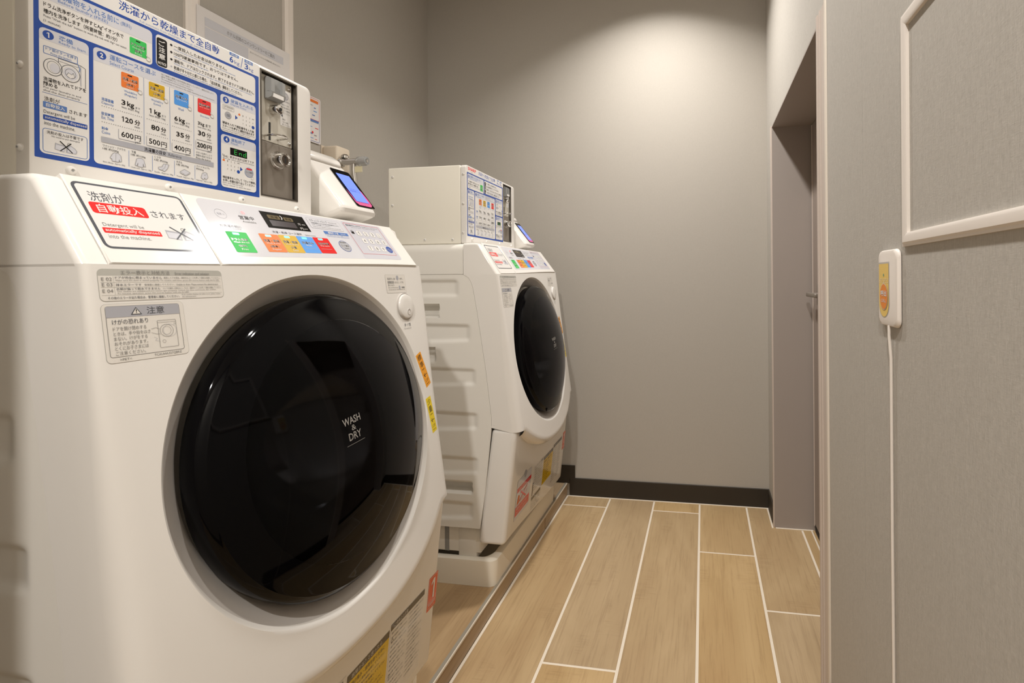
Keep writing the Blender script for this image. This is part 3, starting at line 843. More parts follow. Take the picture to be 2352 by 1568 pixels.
# door: thick black glossy dome
D = MB()
g, R_ = 0.0506, DR
pf_ = [(0, g)] + [(R_ * r, g * (1 - r * r)) for r in (0.08, .16, .24, .32, .4, .48, .56, .64, .72, .8)]
D.lathe(pf_, M_TINT, DM, 128)
pf_ = [(R_ * r, g * (1 - r * r)) for r in (.8, .84, .87, .92, .95)]
pf_ += [(R_ * .962, g * (1 - .962 ** 2) + 0.0003), (R_ * .970, 0.0022), (R_ * .985, -0.0005), (R_ * .996, -0.004), (R_ * 1.0, -0.009), (R_ * .996, -0.018), (R_ * .985, -0.028)]
D.lathe(pf_, M_BLACK, DM, 128)
door = D.build('door', WM, smooth=24, weld=1e-5)
W_B = MB()
W_B.lathe([(R_ * .80, g * (1 - .64) - 0.0015)] + [(R_ * .78 * math.sqrt(1 - t), g * .30 - 0.155 * t) for t in (0, .06, .12, .2, .3, .4, .5, .6, .7, .8, .9, .96, 1.0)], M_BOWL, DM, 96)
W_B.build('inner_bowl', door, smooth=40)
def dome(u, v, h):
    r2 = (u * u + v * v) / 1e6
    return DM @ Vector((u * 0.001, v * 0.001, g * (1 - r2 / (R_ * R_)) + h))
# artwork directions: u along the machine, v up the door (w_d points down or up?)
VS = 1 if w_d.z > 0 else -1
L = Label(lambda u, v, h: dome(u, v * VS, h), 0.0002)
I_SILK = mat('silver_print', rgb(150, 146, 140), 0.4)
cx, cy = -32, 16
L.rot = (cx, cy, 0.07)
L.text('WASH', -17.5, 5.5, 17.5, 16.5, I_SILK, 1, 0.012); L.text('&', -4, -4.5, 5, 3.5, I_SILK, 1); L.text('DRY', -12, -18, 13, -7, I_SILK, 1, 0.012)
L.line([(-18, -24), (18, -24)], 0.5, I_SILK, 1)
L.build('door_lettering', door, cut=6)
# door release button
bt = MB()
rc = Vector((front_x(0.946, 0.948), 0.946, 0.948))
nb = Vector((1, 0.03, 0.134)).normalized(); ub = Vector((0, 1, 0)); wb = nb.cross(ub).normalized(); ub = wb.cross(nb)
BMX = Matrix(((ub.x, wb.x, nb.x, rc.x), (ub.y, wb.y, nb.y, rc.y), (ub.z, wb.z, nb.z, rc.z), (0, 0, 0, 1)))
bt.lathe([(0.0282, -0.003), (0.0285, 0.0008), (0.0275, 0.0015), (0.0262, 0.0006), (0.0258, -0.002)], M_RING, BMX, 48)
bt.lathe([(0.0254, -0.004), (0.0254, 0.0028), (0.0245, 0.0042), (0.0225, 0.0050), (0.012, 0.0052), (0, 0.0052)], M_WHITE, BMX, 48)
bt.lathe([(0.0065, 0.0052), (0.006, 0.0058), (0.005, 0.0054), (0, 0.0050)], M_RING, BMX @ Matrix.Translation((0.004, 0.012 * (1 if wb.z < 0 else -1), 0)), 20)
bt.build('door_release_button', WM)

# stickers on the front shell
def ssurf(u, v, h): return (front_x(MY0 + u * .001, 1.0 + v * .001) + h, MY0 + u * .001, 1.0 + v * .001)
L = Label(ssurf, 0.00016)
L.rect(11, -19, 146, 15.5, I_HEAD, 0, 5); L.rect(11.5, -18.5, 145.5, 8.2, I_LABEL, 1, 4.6); L.rect(11.5, 3, 145.5, 8.2, I_LABEL, 1)
L.text('エラー表示と対処方法', 32, 9.6, 82, 14.4, I_MGREY); L.text('Error indication and solution', 88, 9.8, 129, 13, I_MGREY)
for yv in (1.2, -4.0, -12.3): L.line([(13, yv), (143, yv)], 0.25, I_HEAD, 2)
L.line([(25, 8), (25, -12.3)], 0.25, I_HEAD, 2)
for t, a in (('E 02', 2.9), ('E 03', -3.0), ('E 04', -9.6)): L.text(t, 14, a, 23.5, a + 3.6, I_MGREY)
L.text('ドアが完全に閉まっていません', 26.5, 4.9, 73, 7.8, I_DGREY); L.text('確実にドアを閉め、選択中のコースを押して運転を再開してください。', 75, 5.2, 143, 7.4, I_MGREY); L.text('Make sure the door is closed properly. To resume operation, press the course button with the lit LED.', 27, 2.2, 142, 4.2, I_MGREY)
L.text('排水エラーです', 26.5, -2.9, 51, -0.1, I_DGREY); L.text('管理者に連絡してください。', 54, -2.7, 86, -0.4, I_MGREY); L.text('Unable to drain. Please contact the administrator.', 88, -2.7, 140, -0.6, I_MGREY)
L.text('衣類が偏って脱水できません', 26.5, -7.2, 70, -4.6, I_DGREY); L.text('ロックを解除し衣類をほぐしてから、選択中のコースを押して運転を再開してください。', 73, -7, 143, -4.9, I_MGREY); L.text('The clothes are unbalanced and cannot spin properly. Unlock the door and loosen the clothes.', 27, -9.6, 136, -7.7, I_MGREY); L.text('To resume operation, press the course button with the lit LED.', 27, -11.9, 102, -10, I_MGREY)
L.text('その他のエラーが出た場合は、管理者に連絡してください。', 18, -16.9, 90, -13.8, I_DGREY); L.text('If the machine displays any other error, please contact', 93, -14.8, 141, -13.1, I_MGREY); L.text('the administrator.', 93, -17, 110, -15.4, I_MGREY)
L.build('error_code_sticker', WM, cut=9)
L = Label(ssurf, 0.00016)
L.rect(10.5, -83.5, 93, -21.5, I_HEAD, 0, 5); L.rect(10.8, -83.2, 92.7, -21.8, I_LABEL, 1, 4.8)
L.frame(14, -77.5, 88, -24, 0.5, I_MGREY, 2, 2.5); L.rect(14.4, -36, 87.6, -24.4, I_GREY, 2)
L.poly([(37, -34), (48, -34), (42.5, -25.7)], I_DGREY, 3); L.poly([(38.6, -33.2), (46.4, -33.2), (42.5, -27.2)], I_LABEL, 4); L.rect(42.1, -30.8, 42.9, -28.4, I_BLACK, 5); L.rect(42.1, -32.3, 42.9, -31.5, I_BLACK, 5)
L.text('注意', 53, -34, 71, -26, I_DGREY)
L.text('けがの恐れあり', 19, -43.5, 53, -38, I_DGREY)
L.rows(['ドアを開け閉めする', 'ときは、手や指をはさ', 'まない。けがをする', 'おそれがあります。', 'とくにお子さまには', 'ご注意ください。'], 19, -46, 54, 5.1, 4.2, I_MGREY)
L.text('>PET<', 22, -81.4, 33, -79, I_MGREY); L.text('TCAUHA327QBRZ', 55, -81.6, 84, -78.6, I_MGREY)
L.frame(62, -73, 82, -42, 0.35, I_MGREY, 3, 1); L.line([(62, -44.5), (82, -44.5)], 0.3, I_MGREY, 3); L.ring(71, -54, 7.2, 0.35, I_MGREY, 3); L.ring(71, -54, 4.8, 0.25, I_MGREY, 3); L.ring(74.5, -54, 7.2, 0.25, I_GREY, 3); L.ring(80.2, -46.8, 1, 0.2, I_MGREY, 3, 10); L.ring(67, -66, 1.8, 0.25, I_MGREY, 3, 12)
L.line([(55, -51), (60, -50), (64, -52)], 0.3, I_MGREY, 3); L.line([(55, -55), (60, -57), (64, -57.5)], 0.3, I_MGREY, 3); L.line([(57, -60), (60, -62), (58, -64), (63, -66)], 0.25, I_GREY, 3)
L.build('caution_sticker', WM, cut=9)
L = Label(ssurf, 0.00016)
L.rect(483, -23.5, 549, 13.5, I_HEAD, 0, 2.5); L.rect(483.4, -23.1, 548.6, 13.1, I_LABEL, 1, 2.3)
L.text('暗証番号を入力後', 489, 3, 514, 7.5, I_MGREY); L.circ(522, 7, 4.2, I_GREY, 2, 16, 5); L.text('を押し、', 529, 3.5, 541, 7.5, I_MGREY)
L.rect(489, -4, 509, 0.5, I_MGREY, 2); L.text('ロック解除', 490, -3.3, 508, -0.2, I_LABEL, 3); L.text('されると、ドアを', 511, -4, 541, 0, I_MGREY); L.text('開けられます。', 489, -9.5, 510, -5.5, I_MGREY)
L.text('Enter your PIN and press', 489, -14, 520, -11.2, I_MGREY); L.circ(526, -12.5, 3, I_GREY, 2, 12, 4); L.rect(533, -14, 543, -11, I_MGREY, 2); L.text('and open the door when the lock is off', 489, -18, 543, -15.4, I_MGREY)
L.build('unlock_sticker', WM, cut=9)
L = Label(ssurf, 0.00016)
L.text('押・ドア開', 524, -93, 545, -86, I_DGREY); L.text('Push to open the door', 521, -98.5, 546, -95, I_MGREY)
L.build('release_lettering', WM, cut=9)
def tagstick(cx, cy, ang, m, a, b_, en, lab):
    L = Label(ssurf, 0.00016); L.rot = (cx, cy, ang)
    L.rect(-10.8, -37.5, 10.8, 37.5, m, 0, 0.6)
    L.text(a, -7, 22, 7, 34, I_BLACK, 1); L.text(b_, -7, 6, 7, 18.5, I_BLACK, 1); L.text(en, -5, -0.5, 5, 3, I_BLACK, 1)
    L.line([(-5, -12), (7, -12)], 1.3, I_BLACK, 1); L.line([(-1, -8), (-5.5, -12), (-1, -16)], 1.3, I_BLACK, 1)
    L.text('ここまで', -7, -27, 7, -21.5, I_BLACK, 1); L.text('Max here', -6, -33, 6, -30.5, I_BLACK, 1)
    L.build('load_tag', WM, cut=9)['label'] = lab
tagstick(568, -188, 0.33, I_TAGO, '標', '準', 'Regular', 'orange load limit tag')
tagstick(574, -284, 0.13, I_TAGY, '少', '量', 'Less', 'yellow load limit tag')

# lower front panel
lp = MB()
lp_pts = [MY0 + 0.615 * k / 12 for k in range(13)]
lp.prism([(-0.692, 0.187), (-0.606, 0.187), (-0.5665, 0.515), (-0.5665, 0.546), (-0.6445, 0.546)], MY0, MY1, M_WHITE, 'Y', 0.014, 5)
for q in lp_pts[1:-1]:
    bmesh.ops.bisect_plane(lp.bm, geom=lp.bm.verts[:] + lp.bm.edges[:] + lp.bm.faces[:], plane_co=(0, q, 0), plane_no=(0, 1, 0))
for v in lp.bm.verts:
    if v.co.z < 0.25: v.co.z -= 0.030 * sm((v.co.y - MY0) / 0.615)
lower = lp.build('lower_panel', WM, smooth=40)
def lsurf(u, v, h):
    z = v * .001
    t = 0.030 * sm(u / 615)
    return (-0.606 + (z - 0.187 + t) * 0.0395 / (0.328 + t) + h, MY0 + u * .001, z)
fc = MB(); 
L = Label(lsurf, 0.0002)
L.rect(60, 232, 196, 364, I_HEAD, 0, 6); L.rect(61, 233, 195, 363, I_WHITE, 1, 5.4)
L.rect(62.5, 234.5, 193.5, 361.5, I_OVER, 2, 4.6)
L.circ(132, 362, 12, I_GREY, 3, 20)
L.rect(66, 322, 194, 336, I_RED, 3); L.text('注意 必ずお読みください', 76, 325, 180, 333.5, I_LABEL, 4)
L.rect(64, 246, 189, 276, I_RED, 3); L.text('絶対にさわらない', 74, 263, 170, 273, I_LABEL, 4); L.text('フィルターは開けない', 74, 250, 176, 259, I_LABEL, 4)
L.line([(100, 316), (152, 282)], 6, I_RED, 5); L.line([(84, 284), (164, 318)], 3, I_RED, 5)
L.poly([(72, 284), (86, 282), (92, 306), (80, 312)], I_ORANGE, 4); L.line([(70, 280), (110, 290), (160, 300)], 1.2, I_RED, 4); L.frame(92, 284, 160, 312, 1.2, I_ORANGE, 4, 6)
flap = L.build('filter_flap', lower, cut=15); flap['label'] = 'filter flap with red warning print'
L = Label(lsurf, 0.0002)
L.rect(222, 187, 327, 352, I_LABEL, 0); L.text('コインランドリー専用機', 228, 340, 320, 349, I_DGREY)
L.rect(222, 246, 230, 292, I_BROWN, 2); L.rect(222, 230, 318, 241, I_BROWN, 2)
for k in range(9): L.text('洗濯物の取り扱いについては次の点に必ずご注意ください', 232, 332 - k * 9, 232 + [88, 80, 92, 70, 90, 84, 60, 88, 50][k], 336.5 - k * 9, I_DGREY, 3)
for k in range(4): L.text('お手入れのしかたと設置について管理者の方へ', 226, 222 - k * 9, 226 + [90, 96, 70, 88][k], 226.5 - k * 9, I_DGREY, 3)
L.rect(330, 240, 442, 346, I_YLAB, 0); L.rect(330, 333, 442, 346, I_BROWN, 1); L.text('故障かな？と思ったら', 340, 335.5, 420, 343.5, I_LABEL, 2)
L.text('衣類の傷み・故障を防ぐために', 334, 320, 430, 328, I_BROWN, 2)
for k in range(8): L.text('点検のあとに運転を再開してください', 334, 311 - k * 9, 334 + [96, 84, 100, 70, 92, 98, 60, 88][k], 315.5 - k * 9, I_BROWN, 2)
L.rect(446, 187, 560, 352, I_LABEL, 0); L.rect(446, 340, 560, 352, I_BROWN, 1); L.text('ご使用上の注意', 456, 342.5, 500, 349.5, I_LABEL, 2)
for k in range(15):
    L.text('運転中や停止直後はドアを開けないでください', 450, 331 - k * 9, 450 + [48, 50, 44, 50, 38][k % 5], 335 - k * 9, I_DGREY, 2)
    L.text('小さなお子さまを洗濯槽に近づけないこと', 506, 331 - k * 9, 506 + [50, 40, 50, 48, 34][k % 5], 335 - k * 9, I_DGREY, 2)
for yv in (318, 250, 205): L.ring(453, yv, 3.5, 0.8, I_DGREY, 2, 12)
ws = L.build('instruction_sticker', lower, cut=15)
L = Label(lsurf, 0.0002)
L.rect(576, 288, 612, 362, I_NUM, 0, 1.5); L.frame(578, 304, 610, 360, 0.7, I_LABEL, 1, 1); L.one(587, 310, 601, 354, I_LABEL, 2); L.text('洗濯機番号', 580, 297, 608, 302.5, I_LABEL, 1); L.text('Washer number', 580, 291, 606, 294.5, I_LABEL, 1)
L.build('number_sticker', lower, cut=15)['label'] = 'orange number one sticker'

# base and feet
bs = MB(); bs.box(-1.2, -0.690, MY0 + 0.020, MY1 - 0.02, 0.150, 0.236, M_SIDE, 0.004)
bs.box(-0.765, -0.705, MY0 + 0.018, MY0 + 0.060, 0.130, 0.23, M_SIDE, 0.004)
bs.box(-0.812, -0.796, MY0 + 0.019, MY0 + 0.040, 0.150, 0.236, M_GREYP, 0.002)
bs.build('base', WM)
for x in (-1.14, -0.74):
    for y in (MY0 + 0.07, MY1 - 0.07):
        ft = MB(); ft.lathe([(0, 0.0735), (0.024, 0.0735), (0.024, 0.085), (0.012, 0.09), (0.012, 0.151), (0, 0.151)], M_GREYP, Matrix.Translation((x, y, 0)), 20); ft.build('foot', WM)

# ------------------------------------------------------------------ drain pan under the machine
PAN = thing('drain_pan', (-0.947, MYC, PLZ), 'cream plastic drain pan on the platform under the nearer washing machine', 'drain pan', 'drain pans under the machines')
p = MB(); pb = bmesh.new()
def rr4(x0, x1, y0, y1, z, r):
    o = []
    for cx, cy, a in ((x1 - r, y0 + r, -PI / 2), (x1 - r, y1 - r, 0), (x0 + r, y1 - r, PI / 2), (x0 + r, y0 + r, PI)):
        for k in range(7): o.append((cx + r * math.cos(a + k * PI / 12), cy + r * math.sin(a + k * PI / 12), z))
    return o
X0, X1, Y0, Y1 = -1.255, -0.640, MY0 + 0.003, MY1 + 0.012
rws = [rr4(X0, X1, Y0, Y1, PLZ + 0.0004, 0.022), rr4(X0 - .002, X1 + .004, Y0 - .001, Y1 + .001, 0.128, 0.024), rr4(X0 - .001, X1 + .003, Y0, Y1, 0.136, 0.022),
       rr4(X0 + .004, X1 - .002, Y0 + .005, Y1 - .005, 0.139, 0.02), rr4(X0 + .018, X1 - .018, Y0 + .018, Y1 - .018, 0.139, 0.03), rr4(X0 + .024, X1 - .024, Y0 + .024, Y1 - .024, 0.134, 0.04),
       rr4(X0 + .03, X1 - .03, Y0 + .028, Y1 - .028, 0.0732, 0.05)]
p.grid(rws, M_PAN, closed=True)
b = bmesh.new(); b.faces.new([b.verts.new(q) for q in rr4(X0 + .03, X1 - .03, Y0 + .028, Y1 - .028, 0.0732, 0.05)]); p.merge(b, M_PAN)
b = bmesh.new(); b.faces.new([b.verts.new(q) for q in rr4(X0, X1, Y0, Y1, PLZ + 0.0004, 0.022)]); p.merge(b, M_PAN)
bmesh.ops.remove_doubles(p.bm, verts=p.bm.verts[:], dist=1e-5); bmesh.ops.recalc_face_normals(p.bm, faces=p.bm.faces[:])
p.build('tray', PAN, smooth=40)
# ------------------------------------------------------------------ coin box with the instruction board
BX = -0.7353; BY0, BY1, BZ0, BZ1 = 0.440, 0.842, 1.1172, 1.3665
CB = thing('coin_box', (-0.87, 0.641, BZ0), 'white coin box with blue instruction board on the nearer washing machine', 'coin box', 'coin boxes on the washing machines')
c = MB(); c.box(-1.006, BX - 0.0205, BY0, BY1, BZ0, BZ1, M_CASE, 0.004, 3); c.build('casing', CB)
# front plate with rounded corners and an opening for the coin mechanism
HY0, HY1, HZ0, HZ1 = BY0 + 0.2925, BY0 + 0.368, 1.148, 1.3605
f = MB(); b = bmesh.new()
def rpoly(y0, y1, z0, z1, r, n=6, rb=None):
    rb = r if rb is None else rb
    o = []
    for cy, cz, a, q in ((y1, z0, -PI / 2, rb), (y1, z1, 0, r), (y0, z1, PI / 2, r), (y0, z0, PI, rb)):
        cy += -q if cy == y1 else q; cz += -q if cz == z1 else q
        for k in range(n + 1): o.append((cy + q * math.cos(a + k * PI / 2 / n), cz + q * math.sin(a + k * PI / 2 / n)))
    return o
rg = []
def ring_(pts, x): return [b.verts.new((x, y, z)) for y, z in pts]
def near_(r0, r1, inset_):  # bevelled outer rim, slightly inset
    return rpoly(BY0 - 0.001 + inset_, BY1 + 0.001 - inset_, BZ0 - 0.0 + inset_, BZ1 + 0.001 - inset_, max(0.003, 0.012 - inset_), rb=max(0.002, 0.006 - inset_))
seq = [ring_(near_(0, 0, 0.004), BX - 0.020), ring_(near_(0, 0, 0.0), BX - 0.018), ring_(near_(0, 0, 0.0), BX - 0.0035), ring_(near_(0, 0, 0.001), BX - 0.0012), ring_(near_(0, 0, 0.0032), BX)]
hole = rpoly(HY0, HY1, HZ0, HZ1, 0.002)
h0 = ring_(hole, BX); h1 = ring_(hole, BX - 0.016)
for A, B in zip(seq, seq[1:]):
    n = len(A)
    for k in range(n): b.faces.new((A[k], A[(k + 1) % n], B[(k + 1) % n], B[k]))
n = len(h0)
for k in range(n):
    b.faces.new((seq[-1][k], seq[-1][(k + 1) % n], h0[(k + 1) % n], h0[k])); b.faces.new((h0[k], h0[(k + 1) % n], h1[(k + 1) % n], h1[k]))
bmesh.ops.recalc_face_normals(b, faces=b.faces[:]); f.merge(b, M_CASEF)
f.build('front_plate', CB, smooth=30)
r = MB()
r.box(HY0, HY0, 0, 0, 0, 0, M_RIM) if False else None
r.box(BX - 0.015, BX + 0.0008, HY0 - 0.001, HY0 + 0.0016, HZ0 - 0.001, HZ1 + 0.001, M_RIM)
r.box(BX - 0.015, BX + 0.0008, HY1 - 0.0016, HY1 + 0.001, HZ0 - 0.001, HZ1 + 0.001, M_RIM)
r.box(BX - 0.015, BX + 0.0008, HY0, HY1, HZ1 - 0.0016, HZ1 + 0.001, M_RIM)
r.box(BX - 0.015, BX + 0.0008, HY0, HY1, HZ0 - 0.001, HZ0 + 0.0016, M_RIM)
r.build('steel_rim', CB)
cm = MB(); cm.box(BX - 0.012, BX - 0.0065, HY0 + 0.002, HY1 - 0.004, 1.2438, HZ1 - 0.003, M_PLATE, 0.0006, 1)
cm.box(BX - 0.0066, BX - 0.0062, BY0 + 0.3145, BY0 + 0.3185, 1.247, 1.278, M_DARK)
coin = cm.build('coin_mechanism', CB)
ce = MB()
e0, e1, z0, z1 = BY0 + 0.306, BY0 + 0.336, 1.316, 1.354
ce.prism([(e0, z0), (e1, z0), (e1, z1), (e0, z1)], BX - 0.0065, BX + 0.001, M_GREYP, 'X', 0.001, 1)
ce.prism([(BX + 0.0, z0), (BX + 0.008, z0 + 0.003), (BX + 0.010, z0 + 0.011), (BX + 0.003, z0 + 0.013), (BX + 0.0, z0 + 0.013)], e0, e1 - 0.002, M_GREYP, 'Y')
ce.prism([(BX + 0.0, z0 + 0.012), (BX + 0.008, z0 + 0.012), (BX + 0.008, z1 - 0.004), (BX + 0.0, z1)], e0, e0 + 0.007, M_GREYP, 'Y')
ce.prism([(BX + 0.0, z0 + 0.012), (BX + 0.007, z0 + 0.012), (BX + 0.007, z1 - 0.004), (BX + 0.0, z1)], e1 - 0.006, e1, M_GREYP, 'Y')
ce.box(BX + 0.0009, BX + 0.0012, e0 + 0.009, e0 + 0.0115, z0 + 0.013, z1 - 0.004, M_DARK)
ce.box(BX + 0.0080, BX + 0.0095, e0 + 0.003, e1 - 0.006, z0 + 0.0025, z0 + 0.009, I_WHITE)
ce.build('coin_entry', coin)
def xaxis(x, y, z): return Matrix(((0, 0, 1, x), (1, 0, 0, y), (0, 1, 0, z), (0, 0, 0, 1)))
kb = MB(); kb.lathe([(0.0085, -0.0065), (0.0085, 0.008), (0.0075, 0.0095), (0.004, 0.010), (0, 0.010)], M_CHROME, xaxis(BX, BY0 + 0.3225, 1.301), 28)
kb.lathe([(0.003, 0.0101), (0.0028, 0.0106), (0, 0.0106)], M_DARK, xaxis(BX, BY0 + 0.3225, 1.301), 12)
kb.build('return_button', coin)
lv = MB(); arc = [(BX - 0.006, BY0 + 0.306, 1.2525)]
for k in range(13):
    a = PI * k / 12; arc.append((BX + 0.006 + 0.014 * math.sin(a), BY0 + 0.3195 - 0.0135 * math.cos(a), 1.2525))
arc.append((BX - 0.006, BY0 + 0.333, 1.2525))
lv.tube(arc, 0.002, M_CHROME, 10); lv.build('return_loop', coin)
for y, z in ((0.2985, 1.3495), (0.3575, 1.3495), (0.2985, 1.2505), (0.3575, 1.2505)):
    s_ = MB(); s_.lathe([(0.0032, 0), (0.0032, 0.001), (0.002, 0.0022), (0, 0.0026)], M_CHROME, xaxis(BX - 0.0065, BY0 + y, z), 16); s_.build('screw', coin)
L = Label(lambda u, v, h: (BX - 0.0065 + h, BY0 + u * .001, 1.12 + v * .001), 0.0002)
L.rect(338.5, 160, 361.5, 225, I_WHITE, 0); L.circ(350, 214.5, 7, I_GREY, 1, 20); L.text('100', 345, 211, 355, 218, I_WHITE, 2)
L.text('100円硬貨専用', 341, 203.5, 359, 206.3, I_GREY, 1)
L.rows(['運転コースを', '選択後1枚ずつ', 'ゆっくり硬貨を', '入れてください'], 341, 200, 360, 5, 3.4, I_MGREY, 1)
L.poly([(340, 178), (344, 180.6), (344, 175.4)], I_DGREY, 1); L.rows(['硬貨が', 'つまった時に', '押してください'], 343, 173.5, 359, 4.6, 3.2, I_MGREY, 1)
L.build('coin_label', coin)
cd = MB(); cd.box(BX - 0.012, BX - 0.0055, HY0 + 0.002, HY1 - 0.004, HZ0 + 0.002, 1.2425, M_STEEL, 0.0006, 1)
cash = cd.build('cash_door', CB)
lk = MB(); xa = xaxis(BX, BY0 + 0.330, 1.2145)
lk.lathe([(0.0155, -0.0055), (0.0155, -0.003), (0.0125, -0.002), (0.0125, 0.010), (0.0115, 0.0125), (0.009, 0.0135), (0.0085, 0.0115), (0, 0.0115)], M_CHROME, xa, 40)
lk.box(BX + 0.0115, BX + 0.0121, BY0 + 0.3292, BY0 + 0.3308, 1.2088, 1.2202, M_DARK)
lk.build('lock', cash)
for y in (0.036, 0.145, 0.256, 0.366):
    s_ = MB(); s_.lathe([(0.0052, 0), (0.0052, 0.0012), (0.004, 0.003), (0.002, 0.0036), (0.0018, 0.003), (0, 0.003)], M_CASEF, xaxis(BX, BY0 + y, 1.1335), 20)
    s_.lathe([(0.0016, 0.00305), (0, 0.0031)], M_MGREY if False else M_GREYP, xaxis(BX, BY0 + y, 1.1335), 8); s_.build('screw', CB)
def yaxis(x, y, z): return Matrix(((1, 0, 0, x), (0, 0, -1, y), (0, 1, 0, z), (0, 0, 0, 1)))
for x, z in ((-0.99, 1.337), (-0.991, 1.245), (-0.993, 1.154), (-0.973, 1.133), (-0.878, 1.132), (-0.783, 1.131), (-0.745, 1.337), (-0.746, 1.244), (-0.747, 1.152)):
    s_ = MB(); yo = BY0 - 0.001 if x > -0.75 else BY0
    s_.lathe([(0.0045, 0), (0.0045, 0.001), (0.003, 0.0024), (0, 0.003)], M_CASEF, yaxis(x, yo, z), 16)
    s_.lathe([(0.0014, 0.0026), (0.0012, 0.0032), (0, 0.0032)], M_GREYP, yaxis(x, yo, z), 8); s_.build('screw', CB)

# instruction board
L = Label(lambda u, v, h: (BX + h, BY0 + u * .001, 1.12 + v * .001), 0.00006)
B, BL, W, PG, GY, KB, LB = I_BLUE, I_LBLUE, I_WHITE, I_PALE, I_GREY, I_BLACK, I_LBLUE
L.rect(3, 22, 290, 244, W, 0, 1.5); L.rect(3.5, 22.5, 289, 225, B, 1, 1)
L.rect(3.5, 225, 289, 244.6, W, 2)
L.text('SHARP', 11, 232.5, 68, 243, I_RED, 2, 0.035); L.text('業務用', 30, 226.8, 44, 229.8, I_MGREY, 2)
L.text('洗濯から乾燥まで全自動', 86, 230.8, 220, 243.2, B, 2, 0.012); L.text('Full automatic from WASHING through DRYING.', 110, 225.7, 198, 229.4, LB, 2)
L.rect(237, 239.5, 253, 244.6, BL, 2, 0.8); L.text('洗濯', 239, 240.3, 251, 243.9, W, 3); L.text('6', 237, 228.5, 243.5, 238.2, B, 2, 0.02); L.text('kg', 245.5, 227, 254, 234.5, B, 2)
L.line([(256.5, 227), (260, 244)], 0.9, B, 2)
L.rect(263, 238.5, 278, 243.8, BL, 2, 0.8); L.text('洗乾', 264.5, 239.3, 276.5, 243, W, 3); L.text('3', 263, 228, 269.5, 237.2, B, 2, 0.02); L.text('kg', 271, 226.6, 279, 234, B, 2)
def card(x0, y0, x1, y1, hd, r=5):
    L.rect(x0, y0, x1, y1, W, 2, r)
    if hd:
        L.poly([(x0, y1 - hd), (x1, y1 - hd)] + [(x1 - r + r * math.cos(a * PI / 8), y1 - r + r * math.sin(a * PI / 8)) for a in range(5)] + [(x0 + r - r * math.sin(a * PI / 8), y1 - r + r * math.cos(a * PI / 8)) for a in range(5)], PG, 3)
def num(x, y, n, r=5):
    L.circ(x, y, r, B, 4)
    if n == '1': L.one(x - 1.5, y - 3, x + 0.9, y + 3, W, 5)
    else: L.text(n, x - 1.7 * r / 5, y - 3 * r / 5, x + 1.7 * r / 5, y + 3 * r / 5, W, 5, 0.03)
card(8, 174.5, 125, 221, 17)
num(16, 213, '0'); L.text('洗濯物を入れる前に', 25, 210.3, 86, 218.3, BL, 4, 0.008); L.text('(無料)', 88, 210.5, 100, 217, BL, 4); L.text('Before laundry (FREE)', 25, 204.8, 74, 209.4, BL, 4)
L.text('ドラム洗浄ボタンを押すとAg⁺イオン水で', 12, 194, 91, 200.4, KB, 4, 0.01); L.text('槽内を洗浄します（所要時間：約1分）', 12, 187.3, 84, 192.8, KB, 4, 0.01)
L.text('Press "Wash the tub" button to wash the tub with Ag+ ion water.', 12, 182.3, 95, 185.8, I_DGREY, 4); L.text('(1 minute)', 12, 176.8, 27, 180.6, I_DGREY, 4)
def hand(x, y, k=1.0):
    P = [(-3.2, 5.2), (-2.2, 5.6), (0.2, 1.6), (0.8, 2.4), (1.8, 2.0), (2.6, 2.2), (3.4, 1.4), (4.2, 1.0), (4.8, -2.2), (3.6, -4.6), (0.6, -5), (-1.6, -3), (-2.6, -0.8), (-1.4, -0.4), (-0.6, 0.8)]
    pts = [(x + a * k, y + c * k) for a, c in P]
    L.poly(pts, W, 8); L.line(pts + pts[:1], 0.35 * k, I_MGREY, 9)
    for q in (0.8, 2.0, 3.2): L.line([(x + q * k, y + 2 * k), (x + (q - 0.3) * k, y + 0.2 * k)], 0.25 * k, I_MGREY, 9)
def swatch(x0, y0, x1, y1, m, jp, en, sub=None, sen=None):
    L.rect(x0, y0, x1, y1, m, 4, 1.6); w = x1 - x0; H = y1 - y0
    L.rect(x0 + w * .36, y1 - H * .16, x0 + w * .62, y1 - H * .08, KB, 5, 0.4)
    L.text(jp, x0 + w * .07, y0 + H * .50, x0 + w * .93, y0 + H * .70, W, 5, 0.045); L.text(jp, x0 + w * .07, y0 + H * .50, x0 + w * .93, y0 + H * .70, KB, 6, 0.0)
    L.text(en, x0 + w * .14, y0 + H * .38, x0 + w * .86, y0 + H * .47, W, 5)
    if sub:
        L.text(sub, x0 + w * .28, y0 + H * .18, x0 + w * .74, y0 + H * .34, W, 5, 0.045); L.text(sub, x0 + w * .28, y0 + H * .18, x0 + w * .74, y0 + H * .34, KB, 6, 0.0)
        L.text(sen, x0 + w * .3, y0 + H * .05, x0 + w * .72, y0 + H * .14, W, 5)
swatch(98, 180.5, 118, 201.5, I_GREEN, 'ドラム洗浄', 'Wash the tub', '無料', 'Free'); hand(119, 182, 0.75)
card(129.5, 177.5, 282.5, 221, 0)
L.rect(130.5, 178.5, 144, 217, KB, 3, 3)
for ch, zt in (('ご', 214), ('注', 205), ('意', 196)): L.text(ch, 133, zt - 7.5, 141.5, zt, W, 4, 0.015)
L.text('NOTICE', 131.8, 180.8, 142.8, 184.4, W, 4, 0.02)
